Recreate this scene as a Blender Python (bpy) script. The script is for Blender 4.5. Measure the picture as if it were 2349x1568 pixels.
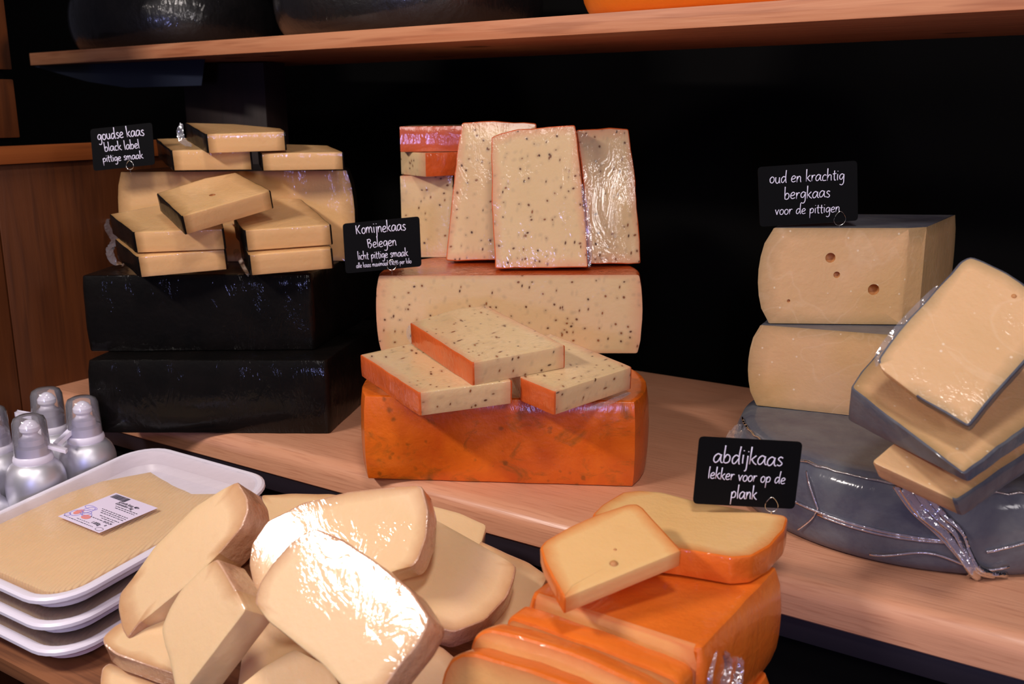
import bpy, bmesh, math, random
from mathutils import Vector as V, Matrix, noise
from math import sin, cos, tan, pi, radians, sqrt, atan
random.seed(7)
S = bpy.context.scene
COL = S.collection
for o in list(bpy.data.objects): bpy.data.objects.remove(o)

# ------------------------------------------------------------------ camera
F, CX, CY, H = 2300.0, 1174.5, 784.0, 0.44
PITCH = atan((CY - 235.0) / F); ROLL = -0.008
fw = V((0, cos(PITCH), -sin(PITCH))); up0 = V((0, sin(PITCH), cos(PITCH))); rt0 = V((1, 0, 0))
rt = rt0*cos(ROLL) + up0*sin(ROLL); upv = -rt0*sin(ROLL) + up0*cos(ROLL)
CAM = V((0, 0, H))
cd = bpy.data.cameras.new('camera'); cam = bpy.data.objects.new('camera', cd); COL.objects.link(cam)
M = Matrix((rt, upv, -fw)).transposed().to_4x4(); M.translation = CAM; cam.matrix_world = M
cd.sensor_width = 36; cd.lens = F/2349*36; cd.clip_start = .02
cd.dof.use_dof = True; cd.dof.focus_distance = 1.15; cd.dof.aperture_fstop = 8.0
S.camera = cam

# ------------------------------------------------------------------ world, lamps, exposure
w = bpy.data.worlds.new('world'); S.world = w; w.use_nodes = True
w.node_tree.nodes['Background'].inputs[0].default_value = (.75, .72, 1, 1)
w.node_tree.nodes['Background'].inputs[1].default_value = .035
def area(name, loc, target, size, power, color):
    d = bpy.data.lights.new(name, 'AREA'); d.shape = 'DISK'; d.size = size; d.energy = power; d.color = color
    o = bpy.data.objects.new(name, d); COL.objects.link(o); o.location = loc
    o.rotation_euler = (V(target)-V(loc)).to_track_quat('-Z', 'Y').to_euler(); return o
lt = area('track_lamp', (-1.14, .43, 1.14), (-.05, 1.0, .05), .55, 16.5, (1, .90, .84))   # a short row of track lamps, upper left
lt.data.shape = 'RECTANGLE'; lt.data.size = .42; lt.data.size_y = .10
zz_ = (V((-1.14, .43, 1.14))-V((-.05, 1.0, .05))).normalized(); xx_ = V((.739, -.629, -.242)); xx_ = (xx_-zz_*xx_.dot(zz_)).normalized()
lt.rotation_euler = Matrix((xx_, zz_.cross(xx_), zz_)).transposed().to_euler()
area('ceiling_spot', (.15, .05, 1.75), (.05, 1.1, .1), .30, 12, (1, .90, .85))
area('counter_lamp', (.1, -1.0, 1.25), (.1, 1.1, .1), .6, 9, (1, .90, .86))
area('side_lamp', (1.38, -.85, .85), (.2, 1.4, .25), .36, 7, (1, .93, .93))
area('window_daylight', (-.27, -1.5, .30), (.1, 1.2, .1), .26, 9, (.40, .42, 1))
S.view_settings.view_transform = 'Standard'; S.view_settings.look = 'None'
S.view_settings.gamma = 1; S.view_settings.use_curve_mapping = False
S.view_settings.exposure = -0.08

# ------------------------------------------------------------------ geometry helpers
def ray(x, y): return fw + rt*((x-CX)/F) - upv*((y-CY)/F)
def Z(x, y, z):
    d = ray(x, y); return CAM + d*((z-H)/d.z)
def YY(x, y, yv):
    d = ray(x, y); return CAM + d*(yv/d.y)
def onpl(x, y, P, n):
    d = ray(x, y); return CAM + d*(((P-CAM).dot(n))/d.dot(n))
O2 = V((-.343, 1.269, 0)); UA = V((.832, -.555, 0)).normalized(); VA = V((-UA.y, UA.x, 0))
def UV(u, v, z): return O2 + UA*u + VA*v + V((0, 0, z))
SL = .11                                        # the display board climbs towards the counter
def board(v): return -.130 + SL*(v+.35)
SLD = (VA + V((0, 0, SL))).normalized(); SLN = UA.cross(SLD).normalized()
def nrm(az, el):
    a, e = radians(az), radians(el); return V((cos(e)*sin(a), -cos(e)*cos(a), sin(e)))

def mesh_obj(name, verts, faces, mat, parent=None, base=None, attr=None, sharp=34, smooth=True):
    base = V(base) if base is not None else (parent.location if parent else V((0, 0, 0)))
    me = bpy.data.meshes.new(name)
    me.from_pydata([tuple(V(v)-base) for v in verts], [], faces)
    if attr:
        a = me.attributes.new('edge', 'FLOAT', 'POINT'); a.data.foreach_set('value', attr)
    me.materials.append(mat); me.update()
    if smooth:
        me.polygons.foreach_set('use_smooth', [True]*len(me.polygons)); me.set_sharp_from_angle(angle=radians(sharp))
    o = bpy.data.objects.new(name, me); COL.objects.link(o)
    if parent: o.parent = parent
    else: o.location = base
    return o
def thing(name, label, cat, base, group=None):
    o = bpy.data.objects.new(name, None); COL.objects.link(o); o.location = base; o.empty_display_size = .01
    o['label'] = label; o['category'] = cat
    if group: o['group'] = group
    return o
def tagm(o, label, cat, group=None):
    o['label'] = label; o['category'] = cat
    if group: o['group'] = group
    return o
class MB:
    def __init__(s): s.v = []; s.f = []
    def add(s, vs, fs):
        n = len(s.v); s.v += [V(p) for p in vs]; s.f += [tuple(i+n for i in f) for f in fs]
    def box(s, o, ex, ey, ez, b=0):
        # a box spanned by three edge vectors from corner o, with small chamfers b
        c = o + (ex+ey+ez)/2; X, Y, Zz = ex/2, ey/2, ez/2
        bm = bmesh.new(); bmesh.ops.create_cube(bm, size=2)
        for p in bm.verts: p.co = c + X*p.co.x + Y*p.co.y + Zz*p.co.z
        if b: bmesh.ops.bevel(bm, geom=bm.edges[:], offset=b, segments=2, affect='EDGES', profile=.6)
        bmesh.ops.recalc_face_normals(bm, faces=bm.faces[:])
        bm.verts.index_update(); s.add([p.co.copy() for p in bm.verts], [[q.index for q in f.verts] for f in bm.faces]); bm.free()
    def tube(s, pts, r, n=7, flat=None, fr=.35, closed=False):
        # round tube; with flat=normal it is a ribbon lying across that normal
        m = len(pts); rings = []
        for i, p in enumerate(pts):
            a = pts[(i-1) % m] if (closed or i > 0) else pts[i]; b = pts[(i+1) % m] if (closed or i < m-1) else pts[i]
            t = (b-a); t = t.normalized() if t.length > 1e-9 else V((1, 0, 0))
            nn = flat if flat is not None else (V((0, 0, 1)) if abs(t.z) < .9 else V((1, 0, 0)))
            sd = t.cross(nn).normalized(); n2 = sd.cross(t).normalized()
            rr = r(i/(m-1)) if callable(r) else r
            rings.append([p + sd*(rr*cos(2*pi*k/n)) + n2*(rr*(fr if flat is not None else 1)*sin(2*pi*k/n)) for k in range(n)])
        vs = [q for g in rings for q in g]; fs = []
        L = m if closed else m-1
        for i in range(L):
            for k in range(n):
                j = (i+1) % m; fs.append((i*n+k, i*n+(k+1) % n, j*n+(k+1) % n, j*n+k))
        if not closed: fs.append(tuple(range(n-1, -1, -1))); fs.append(tuple((m-1)*n+k for k in range(n)))
        s.add(vs, fs)
    def lathe(s, c, prof, n=48, capb=True, capt=True):
        vs = []; fs = []
        for r, z in prof:
            for k in range(n): a = 2*pi*k/n; vs.append(c + V((r*cos(a), r*sin(a), z)))
        for i in range(len(prof)-1):
            for k in range(n): fs.append((i*n+k, i*n+(k+1) % n, (i+1)*n+(k+1) % n, (i+1)*n+k))
        if capb: fs.append(tuple(range(n-1, -1, -1)))
        if capt: fs.append(tuple((len(prof)-1)*n+k for k in range(n)))
        s.add(vs, fs)
    def build(s, name, mat, parent=None, base=None, sharp=34): return mesh_obj(name, s.v, s.f, mat, parent, base, sharp=sharp)

# ------------------------------------------------------------------ materials
class NT:
    def __init__(s, name):
        s.m = bpy.data.materials.new(name); s.m.use_nodes = True; s.t = s.m.node_tree; s.b = s.t.nodes['Principled BSDF']
        s.oc = s.n('ShaderNodeTexCoord').outputs['Object']
        inf = s.n('ShaderNodeObjectInfo'); s.rnd = inf.outputs['Random']
    def n(s, ty, **k):
        x = s.t.nodes.new(ty)
        for a, v in k.items():
            if isinstance(v, (int, float, str, bool)) and hasattr(x, a) and a not in x.inputs: setattr(x, a, v)
        return x
    def link(s, a, b): s.t.links.new(a, b)
    def inp(s, x, k, v):
        if hasattr(v, 'is_linked') or isinstance(v, bpy.types.NodeSocket): s.link(v, x.inputs[k])
        else: x.inputs[k].default_value = v
    def p(s, **k):
        for a, v in k.items():
            key = a.replace('_', ' ')
            for i in s.b.inputs:
                if i.name.lower() == key.lower(): s.inp(s.b, i.name, v); break
            else: raise KeyError(a)
        return s
    def map(s, scale=(1, 1, 1), rot=(0, 0, 0), vec=None, loc=None):
        x = s.n('ShaderNodeMapping'); s.link(vec or s.oc, x.inputs[0]); x.inputs['Scale'].default_value = scale; x.inputs['Rotation'].default_value = rot
        if loc is not None: s.inp(x, 'Location', loc)
        return x.outputs[0]
    def noise(s, scale, vec=None, detail=3, rough=.55, dist=0):
        x = s.n('ShaderNodeTexNoise'); s.link(vec or s.oc, x.inputs['Vector']); x.inputs['Scale'].default_value = scale
        x.inputs['Detail'].default_value = detail; x.inputs['Roughness'].default_value = rough; x.inputs['Distortion'].default_value = dist
        return x.outputs['Fac']
    def voro(s, scale, vec=None, out='Distance', feature='F1'):
        x = s.n('ShaderNodeTexVoronoi'); x.feature = feature; s.link(vec or s.oc, x.inputs['Vector']); x.inputs['Scale'].default_value = scale
        return x.outputs[out]
    def ramp(s, fac, stops):
        x = s.n('ShaderNodeValToRGB'); s.link(fac, x.inputs[0]); e = x.color_ramp.elements
        while len(e) < len(stops): e.new(.5)
        for q, (a, c) in zip(e, stops): q.position = a; q.color = c if len(c) == 4 else (*c, 1)
        return x.outputs[0]
    def rng(s, v, a, b, c=0, d=1):
        x = s.n('ShaderNodeMapRange'); s.link(v, x.inputs[0])
        for i, q in enumerate((a, b, c, d)): x.inputs[i+1].default_value = q
        return x.outputs[0]
    def math(s, op, a, b=0.0):
        x = s.n('ShaderNodeMath'); x.operation = op; s.inp(x, 0, a); s.inp(x, 1, b); return x.outputs[0]
    def mix(s, f, a, b):
        x = s.n('ShaderNodeMix'); x.data_type = 'RGBA'
        s.inp(x, 0, f)
        for i, q in ((6, a), (7, b)):
            if isinstance(q, bpy.types.NodeSocket): s.link(q, x.inputs[i])
            else: x.inputs[i].default_value = (*q, 1) if len(q) == 3 else q
        return x.outputs[2]
    def bump(s, h, dist, strength=1.0, normal=None):
        x = s.n('ShaderNodeBump'); s.link(h, x.inputs['Height']); x.inputs['Distance'].default_value = dist; x.inputs['Strength'].default_value = strength
        if normal is not None: s.link(normal, x.inputs['Normal'])
        return x.outputs[0]
def sr(r, g, b):
    f = lambda c: (c/255/12.92) if c/255 <= .04045 else ((c/255+.055)/1.055)**2.4
    return (f(r), f(g), f(b))
def film_normal(t, amp=.0006, sc=38):
    """wrinkles of tight cling film: ridged, stretched noise"""
    a = t.noise(sc, t.map((1, 1, .35), (.4, .7, .2)), 4, .6, 1.2)
    r = t.math('ABSOLUTE', t.math('SUBTRACT', a, .5))
    b = t.noise(sc*6, t.map((1, .16, 1), (.2, .1, .9)), 2)
    c = t.rng(t.noise(sc*.22, None, 2), .40, .62)
    h = t.math('ADD', t.math('MULTIPLY', r, -1.2), t.math('MULTIPLY', b, .10))
    return t.bump(t.math('MULTIPLY', h, t.math('ADD', c, .25)), amp*3)
def paste_mat(name, inner, edge, seeds=False, coat=1.0, film=.0006, crough=.07, amp=.0004, sub=.25, fsc=38, mottle=.35, rough=.5, dots=False):
    t = NT(name)
    at = t.n('ShaderNodeAttribute'); at.attribute_name = 'edge'
    off = t.n('ShaderNodeVectorMath'); off.operation = 'ADD'; t.link(t.oc, off.inputs[0])
    cb = t.n('ShaderNodeCombineXYZ'); t.link(t.math('MULTIPLY', t.rnd, 3.1), cb.inputs[0]); t.link(t.math('MULTIPLY', t.rnd, 7.3), cb.inputs[1]); t.link(t.rnd, cb.inputs[2])
    t.link(cb.outputs[0], off.inputs[1]); oc = off.outputs[0]
    n1 = t.noise(14, oc, 4, .55)
    col = t.mix(t.math('MULTIPLY', t.rng(n1, .35, .7), mottle), inner, tuple(c*.86 for c in inner[:2])+(inner[2]*.74,))
    n2 = t.noise(60, oc, 3)
    col = t.mix(t.rng(t.math('ADD', at.outputs['Fac'], t.math('MULTIPLY', t.math('SUBTRACT', n2, .5), .5)), .05, .95, .85, 0), col, edge)
    if dots:
        vd = t.voro(70, oc); col = t.mix(t.rng(t.math('ADD', vd, t.math('MULTIPLY', n2, .1)), .10, .15, .7, 0), col, sr(246, 226, 200))
        vn = t.math('ABSOLUTE', t.math('SUBTRACT', t.noise(9, oc, 3, .5, .8), .5)); col = t.mix(t.rng(vn, 0, .012, .16, 0), col, sr(244, 214, 180))
    if seeds:
        for k, (sc, rot, st) in enumerate([(100, (.3, .5, .9), (1, .38, 1)), (92, (1.1, .2, 2.2), (1, 1, .36)), (125, (.6, 1.4, .3), (.45, 1, 1))]):
            mp = t.map(st, (0, 0, 0), t.map((1, 1, 1), rot, oc))
            vx = t.n('ShaderNodeTexVoronoi'); t.link(mp, vx.inputs['Vector']); vx.inputs['Scale'].default_value = sc
            sep = t.n('ShaderNodeSeparateColor'); t.link(vx.outputs['Color'], sep.inputs[0])
            d = t.math('ADD', vx.outputs['Distance'], t.math('MULTIPLY', t.math('GREATER_THAN', sep.outputs[0], .44), 1.0))
            halo = t.rng(d, .14, .40, .22, 0)
            col = t.mix(halo, col, sr(128, 112, 98))
            core = t.rng(t.math('ADD', d, t.math('MULTIPLY', t.math('SUBTRACT', n2, .5), .12)), .10, .17, 1, 0)
            col = t.mix(core, col, t.mix(sep.outputs[1], sr(86, 52, 32), sr(156, 94, 50)))
    h = t.math('ADD', t.math('MULTIPLY', t.noise(35, oc, 4), .7), t.math('MULTIPLY', t.noise(220, oc, 3), .25))
    t.p(Base_Color=col, Roughness=rough, Normal=t.bump(h, amp*3), Coat_Weight=coat, Coat_Roughness=crough, Coat_IOR=1.5)
    if coat: t.p(Coat_Normal=film_normal(t, film, fsc))
    t.b.inputs['Subsurface Weight'].default_value = sub; t.b.inputs['Subsurface Radius'].default_value = (1, .55, .25); t.b.inputs['Subsurface Scale'].default_value = .008
    t.b.inputs['Specular IOR Level'].default_value = .35
    return t.m
def rind_mat(name, c1, c2, sc=30, coat=1.0, film=.0006, crough=.08, rough=.45, amp=.0005, spots=None, sub=0, fsc=38, spec=.35):
    t = NT(name)
    col = t.mix(t.rng(t.noise(sc, None, 5, .6, .4), .3, .72), c1, c2)
    if spots:
        sc2, c3, k = spots
        m = t.math('MULTIPLY', t.rng(t.noise(sc2, t.map((1, 1, 1.4)), 5, .65, .6), .53, .72), k)
        col = t.mix(m, col, c3)
        v = t.voro(60, t.map((1, .5, 1), (.5, .2, .4))); sp = t.rng(t.math('ADD', v, t.noise(40)), .48, .62, .55, 0)
        col = t.mix(sp, col, tuple(q*.7 for q in c3))
    h = t.math('ADD', t.noise(26, None, 4), t.math('MULTIPLY', t.noise(160, None, 3), .3))
    t.p(Base_Color=col, Roughness=rough, Normal=t.bump(h, amp*4), Coat_Weight=coat, Coat_Roughness=crough)
    t.b.inputs['Specular IOR Level'].default_value = spec
    if coat: t.p(Coat_Normal=film_normal(t, film, fsc))
    if sub: t.b.inputs['Subsurface Weight'].default_value = sub; t.b.inputs['Subsurface Radius'].default_value = (1, .45, .15); t.b.inputs['Subsurface Scale'].default_value = .006
    return t.m
def wood_mat(name, c1, c2, c3, axis, fine=1.0, rough=.4, knots=False, coat=.0, ring=30, dark=.5):
    """grain runs along the world direction 'axis' (an angle about z, or 'z')"""
    t = NT(name)
    if axis == 'z': mp = t.map((1, 1, .06))
    else: mp = t.map((1, 1, 1), (0, 0, -axis)); mp = t.map((.05, 1, 1), (0, 0, 0), mp)
    a = t.noise(ring, mp, 4, .6, .8)
    b = t.noise(260*fine, mp, 2, .5)
    col = t.mix(t.rng(a, .3, .7), c1, c2)
    col = t.mix(t.math('MULTIPLY', t.rng(b, .52, .68), dark), col, c3)
    if knots:
        k = t.voro(7.5, t.map((1, 1, .55))) if axis == 'z' else t.voro(9, t.map((.6, 1, 1), (0, 0, 0), t.map((1, 1, 1), (0, 0, -axis))))
        kk = t.rng(t.math('ADD', k, t.math('MULTIPLY', t.noise(30), .05)), .13, .20, 1, 0)
        col = t.mix(t.math('MULTIPLY', kk, .8), col, tuple(q*.35 for q in c3))
    h = t.math('ADD', a, t.math('MULTIPLY', b, .5))
    t.p(Base_Color=col, Roughness=rough, Normal=t.bump(h, .0006), Coat_Weight=coat, Coat_Roughness=.3)
    return t.m
def plain(name, c, rough=.5, metal=0, coat=0, trans=0, alpha=1, sub=0, ior=1.45, film=0, spec=.5):
    t = NT(name); t.p(Base_Color=(*c, 1), Roughness=rough, Metallic=metal, Coat_Weight=coat, Alpha=alpha, IOR=ior)
    t.b.inputs['Transmission Weight'].default_value = trans; t.b.inputs['Specular IOR Level'].default_value = spec
    if sub: t.b.inputs['Subsurface Weight'].default_value = sub; t.b.inputs['Subsurface Radius'].default_value = (1, 1, 1); t.b.inputs['Subsurface Scale'].default_value = .004
    if film: t.p(Normal=film_normal(t, film))
    return t.m
def film_mat(name, tint=(1, 1, 1), dens=.12, wrinkle=.001, rough=.08, glossy=.12):
    """thin clear plastic: mostly see-through with a milky tint and sharp highlights"""
    m = bpy.data.materials.new(name); m.use_nodes = True; nt = m.node_tree; nt.nodes.clear()
    N = nt.nodes.new; out = N('ShaderNodeOutputMaterial'); tr = N('ShaderNodeBsdfTransparent'); df = N('ShaderNodeBsdfDiffuse'); gl = N('ShaderNodeBsdfGlossy')
    fr = N('ShaderNodeFresnel'); m1 = N('ShaderNodeMixShader'); m2 = N('ShaderNodeMixShader'); bp = N('ShaderNodeBump'); nz = N('ShaderNodeTexNoise'); tc = N('ShaderNodeTexCoord')
    nz.inputs['Scale'].default_value = 55; nz.inputs['Detail'].default_value = 4; bp.inputs['Distance'].default_value = wrinkle*3
    L = nt.links.new; L(tc.outputs['Object'], nz.inputs['Vector']); L(nz.outputs['Fac'], bp.inputs['Height'])
    L(bp.outputs[0], gl.inputs['Normal']); L(bp.outputs[0], fr.inputs['Normal']); fr.inputs[0].default_value = 1.5
    gl.inputs['Roughness'].default_value = rough; df.inputs[0].default_value = (*tint, 1)
    m1.inputs[0].default_value = dens; L(tr.outputs[0], m1.inputs[1]); L(df.outputs[0], m1.inputs[2])
    ad = N('ShaderNodeMath'); ad.operation = 'ADD'; ad.use_clamp = True; L(fr.outputs[0], ad.inputs[0]); ad.inputs[1].default_value = glossy-.04
    L(ad.outputs[0], m2.inputs[0]); L(m1.outputs[0], m2.inputs[1]); L(gl.outputs[0], m2.inputs[2]); L(m2.outputs[0], out.inputs[0])
    return m

UANG = math.atan2(UA.y, UA.x)
M_BEECH = wood_mat('beech worktop', sr(222, 162, 128), sr(214, 152, 118), sr(176, 110, 80), UANG, 1.4, .33, coat=.35, dark=.40, ring=22)
M_PINE = wood_mat('pine shelf', sr(216, 150, 108), sr(196, 122, 82), sr(150, 82, 50), UANG-.07, .5, .5, knots=True, ring=60)
M_PANEL = wood_mat('dark pine panel', sr(102, 52, 18), sr(84, 41, 14), sr(56, 25, 8), 'z', .35, .5, knots=True)
M_RAILW = wood_mat('orange pine rail', sr(162, 88, 36), sr(144, 72, 28), sr(106, 50, 20), math.atan2(VA.y, VA.x), .35, .5)
M_POST = wood_mat('dark post wood', sr(44, 26, 24), sr(34, 20, 20), sr(26, 14, 14), 'z', .4, .6)
M_BOARD = wood_mat('display board wood', sr(150, 96, 62), sr(126, 78, 50), sr(90, 54, 36), UANG, .6, .5)
M_BLACKWALL = plain('black wall', (.0025, .0022, .002), .8, spec=.1)
M_FLOOR = plain('dark floor', (.02, .018, .016), .7)
M_NAVY = plain('dark rail', (.018, .014, .022), .4)
M_GOUDA = paste_mat('gouda paste', sr(232, 184, 128), sr(158, 116, 66), film=.0005, mottle=.3)
M_BLACKR = rind_mat('black wax rind', (.0016, .0014, .0013), (.005, .0035, .003), 20, coat=.4, film=.0005, crough=.06, rough=.6, amp=.0004, fsc=50, spec=.08)
M_CUMIN = paste_mat('cumin paste', sr(230, 196, 148), sr(222, 160, 120), seeds=True, film=.0006)
M_CUMINR = rind_mat('orange wax rind', sr(232, 114, 22), sr(206, 86, 14), 18, spots=(28, sr(120, 82, 24), .75), film=.0003, sub=.1, coat=.5, crough=.16)
M_CUMINF = rind_mat('orange rind under film', sr(222, 100, 40), sr(200, 84, 30), 18, film=.0012, crough=.05, fsc=60)
M_BERG = paste_mat('mountain cheese paste', sr(228, 182, 134), sr(176, 144, 100), film=.0004, amp=.0005, mottle=.5, coat=.5, crough=.12, dots=True)
M_BERGR = rind_mat('slate grey rind', sr(76, 76, 92), sr(112, 114, 118), 16, film=.0004, crough=.12, amp=.0005, fsc=20, rough=.7, coat=.5, spec=.2)
M_PALE = paste_mat('pale cheese paste', sr(246, 206, 158), sr(206, 150, 102), film=.00035, mottle=.25, crough=.05, fsc=26)
M_PALER = rind_mat('pale brown rind', sr(224, 176, 142), sr(198, 142, 108), 40, film=.0009, crough=.09, amp=.0010, fsc=75, sub=.15)
M_ABD = paste_mat('abbey cheese paste', sr(246, 196, 132), sr(226, 138, 72), film=.0003, crough=.12, coat=.6)
M_ABDP = paste_mat('peach cheese paste', sr(244, 180, 112), sr(228, 136, 80), film=.0006, crough=.12, coat=.5)
M_ABDR = rind_mat('orange abbey rind', sr(242, 126, 40), sr(230, 106, 28), 14, film=.0008, crough=.1, sub=.2, coat=.7, fsc=22)
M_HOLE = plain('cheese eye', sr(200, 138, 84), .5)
M_CARD = plain('chalkboard card', (.0045, .0045, .005), .6, spec=.08)
M_CHALK = plain('white lettering', sr(232, 228, 250), .8)
M_WIRE = plain('steel wire', (.7, .68, .66), .25, metal=1)
M_TRAY = plain('milky plastic', sr(246, 238, 252), .35, sub=.1, alpha=.96)
M_LID = film_mat('tray lid film', (.95, .92, .9), .07, .0003, .12, .05)
M_SLICES = paste_mat('sliced cheese stack', sr(248, 210, 164), sr(236, 192, 140), coat=0, mottle=.2, amp=.0003)
M_WRAP = film_mat('cling film folds', (.85, .82, .92), .16, .0012, .07, .2)
M_STRIP = film_mat('film seam', (.62, .56, .74), .30, .0012, .10, .2)
M_CAN = plain('brushed aluminium', (.80, .79, .86), .42, metal=.75)
M_WHITEP = plain('white plastic', sr(236, 230, 248), .35, sub=.2)
M_CAP = film_mat('clear cap', (.92, .90, .98), .16, .0001, .10, .06)
M_STICK = plain('paper sticker', sr(240, 226, 250), .6)
M_INK = plain('black ink', (.03, .03, .05), .7)
M_INKB = plain('blue ink', sr(150, 140, 226), .7)
M_INKR = plain('salmon ink', sr(244, 150, 140), .7)
M_GREYM = plain('dark grey metal', (.05, .05, .055), .4, metal=.4)
M_BLUEP = plain('dark blue plastic', (.02, .025, .045), .4)
M_CREAMW = paste_mat('waxy orange shelf wheel', sr(240, 128, 20), sr(240, 128, 20), coat=.4)

# ------------------------------------------------------------------ cheese pieces
def rounded(pts, types, r):
    """cut the corners of a closed outline; returns points and edge types"""
    n = len(pts); P = []; T = []
    for i in range(n):
        a, b, c = pts[i-1], pts[i], pts[(i+1) % n]
        rr = r[i] if isinstance(r, (list, tuple)) else r
        l1, l2 = (a-b).length, (c-b).length; d = min(rr, l1*.4, l2*.4)
        t0, t1 = types[i-1], types[i]
        if d < 1e-4: P.append(b); T.append(t1); continue
        p, q = b+(a-b).normalized()*d, b+(c-b).normalized()*d
        ct = 'r' if 'r' in (t0, t1) else ('c' if 'c' in (t0, t1) else t0)
        k = 4 if d > .004 else 2
        for j in range(k+1):
            s = j/k; P.append(p*(1-s)**2 + b*2*s*(1-s) + q*s*s); T.append(ct if j < k else t1)
    return P, T
def densify(P, T, n, step=.012, jit=.0006, fkeep=True):
    Q = []; U = []; m = len(P)
    for i in range(m):
        a, b = P[i], P[(i+1) % m]; L = (b-a).length; k = 1 if T[i] == 'f' else max(1, int(L/step))
        d = (b-a).normalized() if L > 1e-9 else V((1, 0, 0)); s = d.cross(n)
        for j in range(k):
            p = a.lerp(b, j/k)
            if j > 0: p = p + s*(noise.noise(p*45)*jit*(2.2 if T[i] == 'r' else .6))
            Q.append(p); U.append(T[i])
    return Q, U
def catm(pts, per=6, closed=False):
    out = []; n = len(pts)
    rng = range(n if closed else n-1)
    for i in rng:
        g = lambda k: pts[k % n] if closed else pts[max(0, min(n-1, k))]
        p0, p1, p2, p3 = g(i-1), g(i), g(i+1), g(i+2)
        for j in range(per):
            t = j/per
            out.append(.5*((2*p1) + (p2-p0)*t + (2*p0-5*p1+4*p2-p3)*t*t + (3*p1-p0-3*p2+p3)*t**3))
    if not closed: out.append(pts[-1])
    return out
def solid(root, P, T, n, t, bev=.0014, bulge=0.0, cap='c', bot='c', mp=M_GOUDA, mr=M_BLACKR, holes=(), names=('paste', 'rind'), border=(.0035, .012), skew=None, thin=None):
    """outline P (counter-clockwise about n) pushed down t along -n. edge types: r rind, c cut, f big flat cut"""
    N = len(P); mit = []; out = []; dr = []
    for i in range(N):
        e0 = (P[i]-P[i-1]).normalized(); e1 = (P[(i+1) % N]-P[i]).normalized()
        o0, o1 = e0.cross(n), e1.cross(n); b = o0+o1
        b = b.normalized() if b.length > 1e-6 else o1
        a0, a1 = T[i-1] == 'r', T[i] == 'r'; f0_, f1_ = T[i-1] == 'f', T[i] == 'f'
        mit.append(V((0, 0, 0)) if f0_ and f1_ else (-e1 if f1_ else (e0 if f0_ else b/max(.5, b.dot(o1)))))
        if a0 and a1: dr.append(b)
        elif a1: dr.append(e0)
        elif a0: dr.append(-e1)
        else: dr.append(V((0, 0, 0)))
    nm = 7 if bulge else 3
    lev = [(0, bev, 0), (.3*bev, .3*bev, 0), (bev, 0, 0)]
    for k in range(1, nm): s = k/nm; lev.append((bev+(t-2*bev)*s, 0, bulge*sin(pi*s)**.6))
    lev += [(t-bev, 0, 0), (t-.3*bev, .3*bev, 0), (t, bev, 0)]
    sk = skew if skew is not None else V((0, 0, 0))
    th = [thin(p) for p in P] if thin else [1]*N
    R = [[P[i]-n*(d*th[i])+sk*(d/t)-mit[i]*ins+dr[i]*bo + (dr[i]*noise.noise(P[i]*60+n*(d*60))*.0006 if T[i] == 'r' and 0 < d < t else V((0, 0, 0))) for i in range(N)] for d, ins, bo in lev]
    G = {'c': ([], [], []), 'r': ([], [], [])}
    def put(k, vs, fs, at):
        g = G[k]; b = len(g[0]); g[0].extend(vs); g[1].extend(tuple(i+b for i in f) for f in fs); g[2].extend(at)
    def fill(k, loop, at):
        c = sum(loop, V((0, 0, 0)))/len(loop); m = len(loop)
        dmin = 1e9
        for i in range(m):
            a, b = loop[i], loop[(i+1) % m]; e = b-a
            if e.length > 1e-6:
                q = (c-a)-e*((c-a).dot(e)/e.length_squared); dmin = min(dmin, q.length)
        f1, f2 = min(.3, border[0]/dmin), min(.6, border[1]/dmin)
        vs = list(loop)+[p.lerp(c, min(.45, max(f1*.5, border[0]*1.3/max(1e-4, (p-c).length)))) for p in loop]+[p.lerp(c, min(.7, max(f2*.5, border[1]*1.3/max(1e-4, (p-c).length)))) for p in loop]
        fs = []
        for q in (0, 1):
            for i in range(m): j = (i+1) % m; fs.append((q*m+i, q*m+j, (q+1)*m+j, (q+1)*m+i))
        fs.append(tuple(2*m+i for i in range(m)))
        put(k, vs, fs, list(at)+[max(a, .35) for a in at]+[1]*m)
    isr = [1 if (T[i] == 'r' or T[i-1] == 'r') else 0 for i in range(N)]
    fill(cap, R[0], [0 if q else 1 for q in isr])
    fill(bot, R[-1][::-1], [0 if q else 1 for q in isr][::-1])
    for i in range(N):
        j = (i+1) % N; ty = T[i]
        if ty == 'f':
            A = [R[k][i] for k in range(len(lev))]; B = [R[k][j] for k in range(len(lev))]
            loop = A+B[::-1]; m = len(A)
            at = [0 if isr[i] else 1]*m+[0 if isr[j] else 1]*m
            if cap == 'r': at[0] = at[-1] = at[1] = at[-2] = 0
            if bot == 'r': at[m-1] = at[m] = 0
            # split the long top and bottom so the border reads there too
            fill('c', loop, at)
            continue
        for k in range(len(lev)-1):
            kk = ty
            if ty == 'c' and cap == 'r' and k == 0: kk = 'c'
            q = [R[k][i], R[k+1][i], R[k+1][j], R[k][j]]
            at = [0 if (T[x-1] == 'r' or T[x] == 'r') else 1 for x in (i, i, j, j)] if ty == 'c' else [0]*4
            if ty == 'c' and cap == 'r': at = [0 if k+y <= 1 else a for a, y in zip(at, (0, 1, 1, 0))]
            put(kk, q, [(0, 1, 2, 3)], at)
    obs = []
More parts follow.
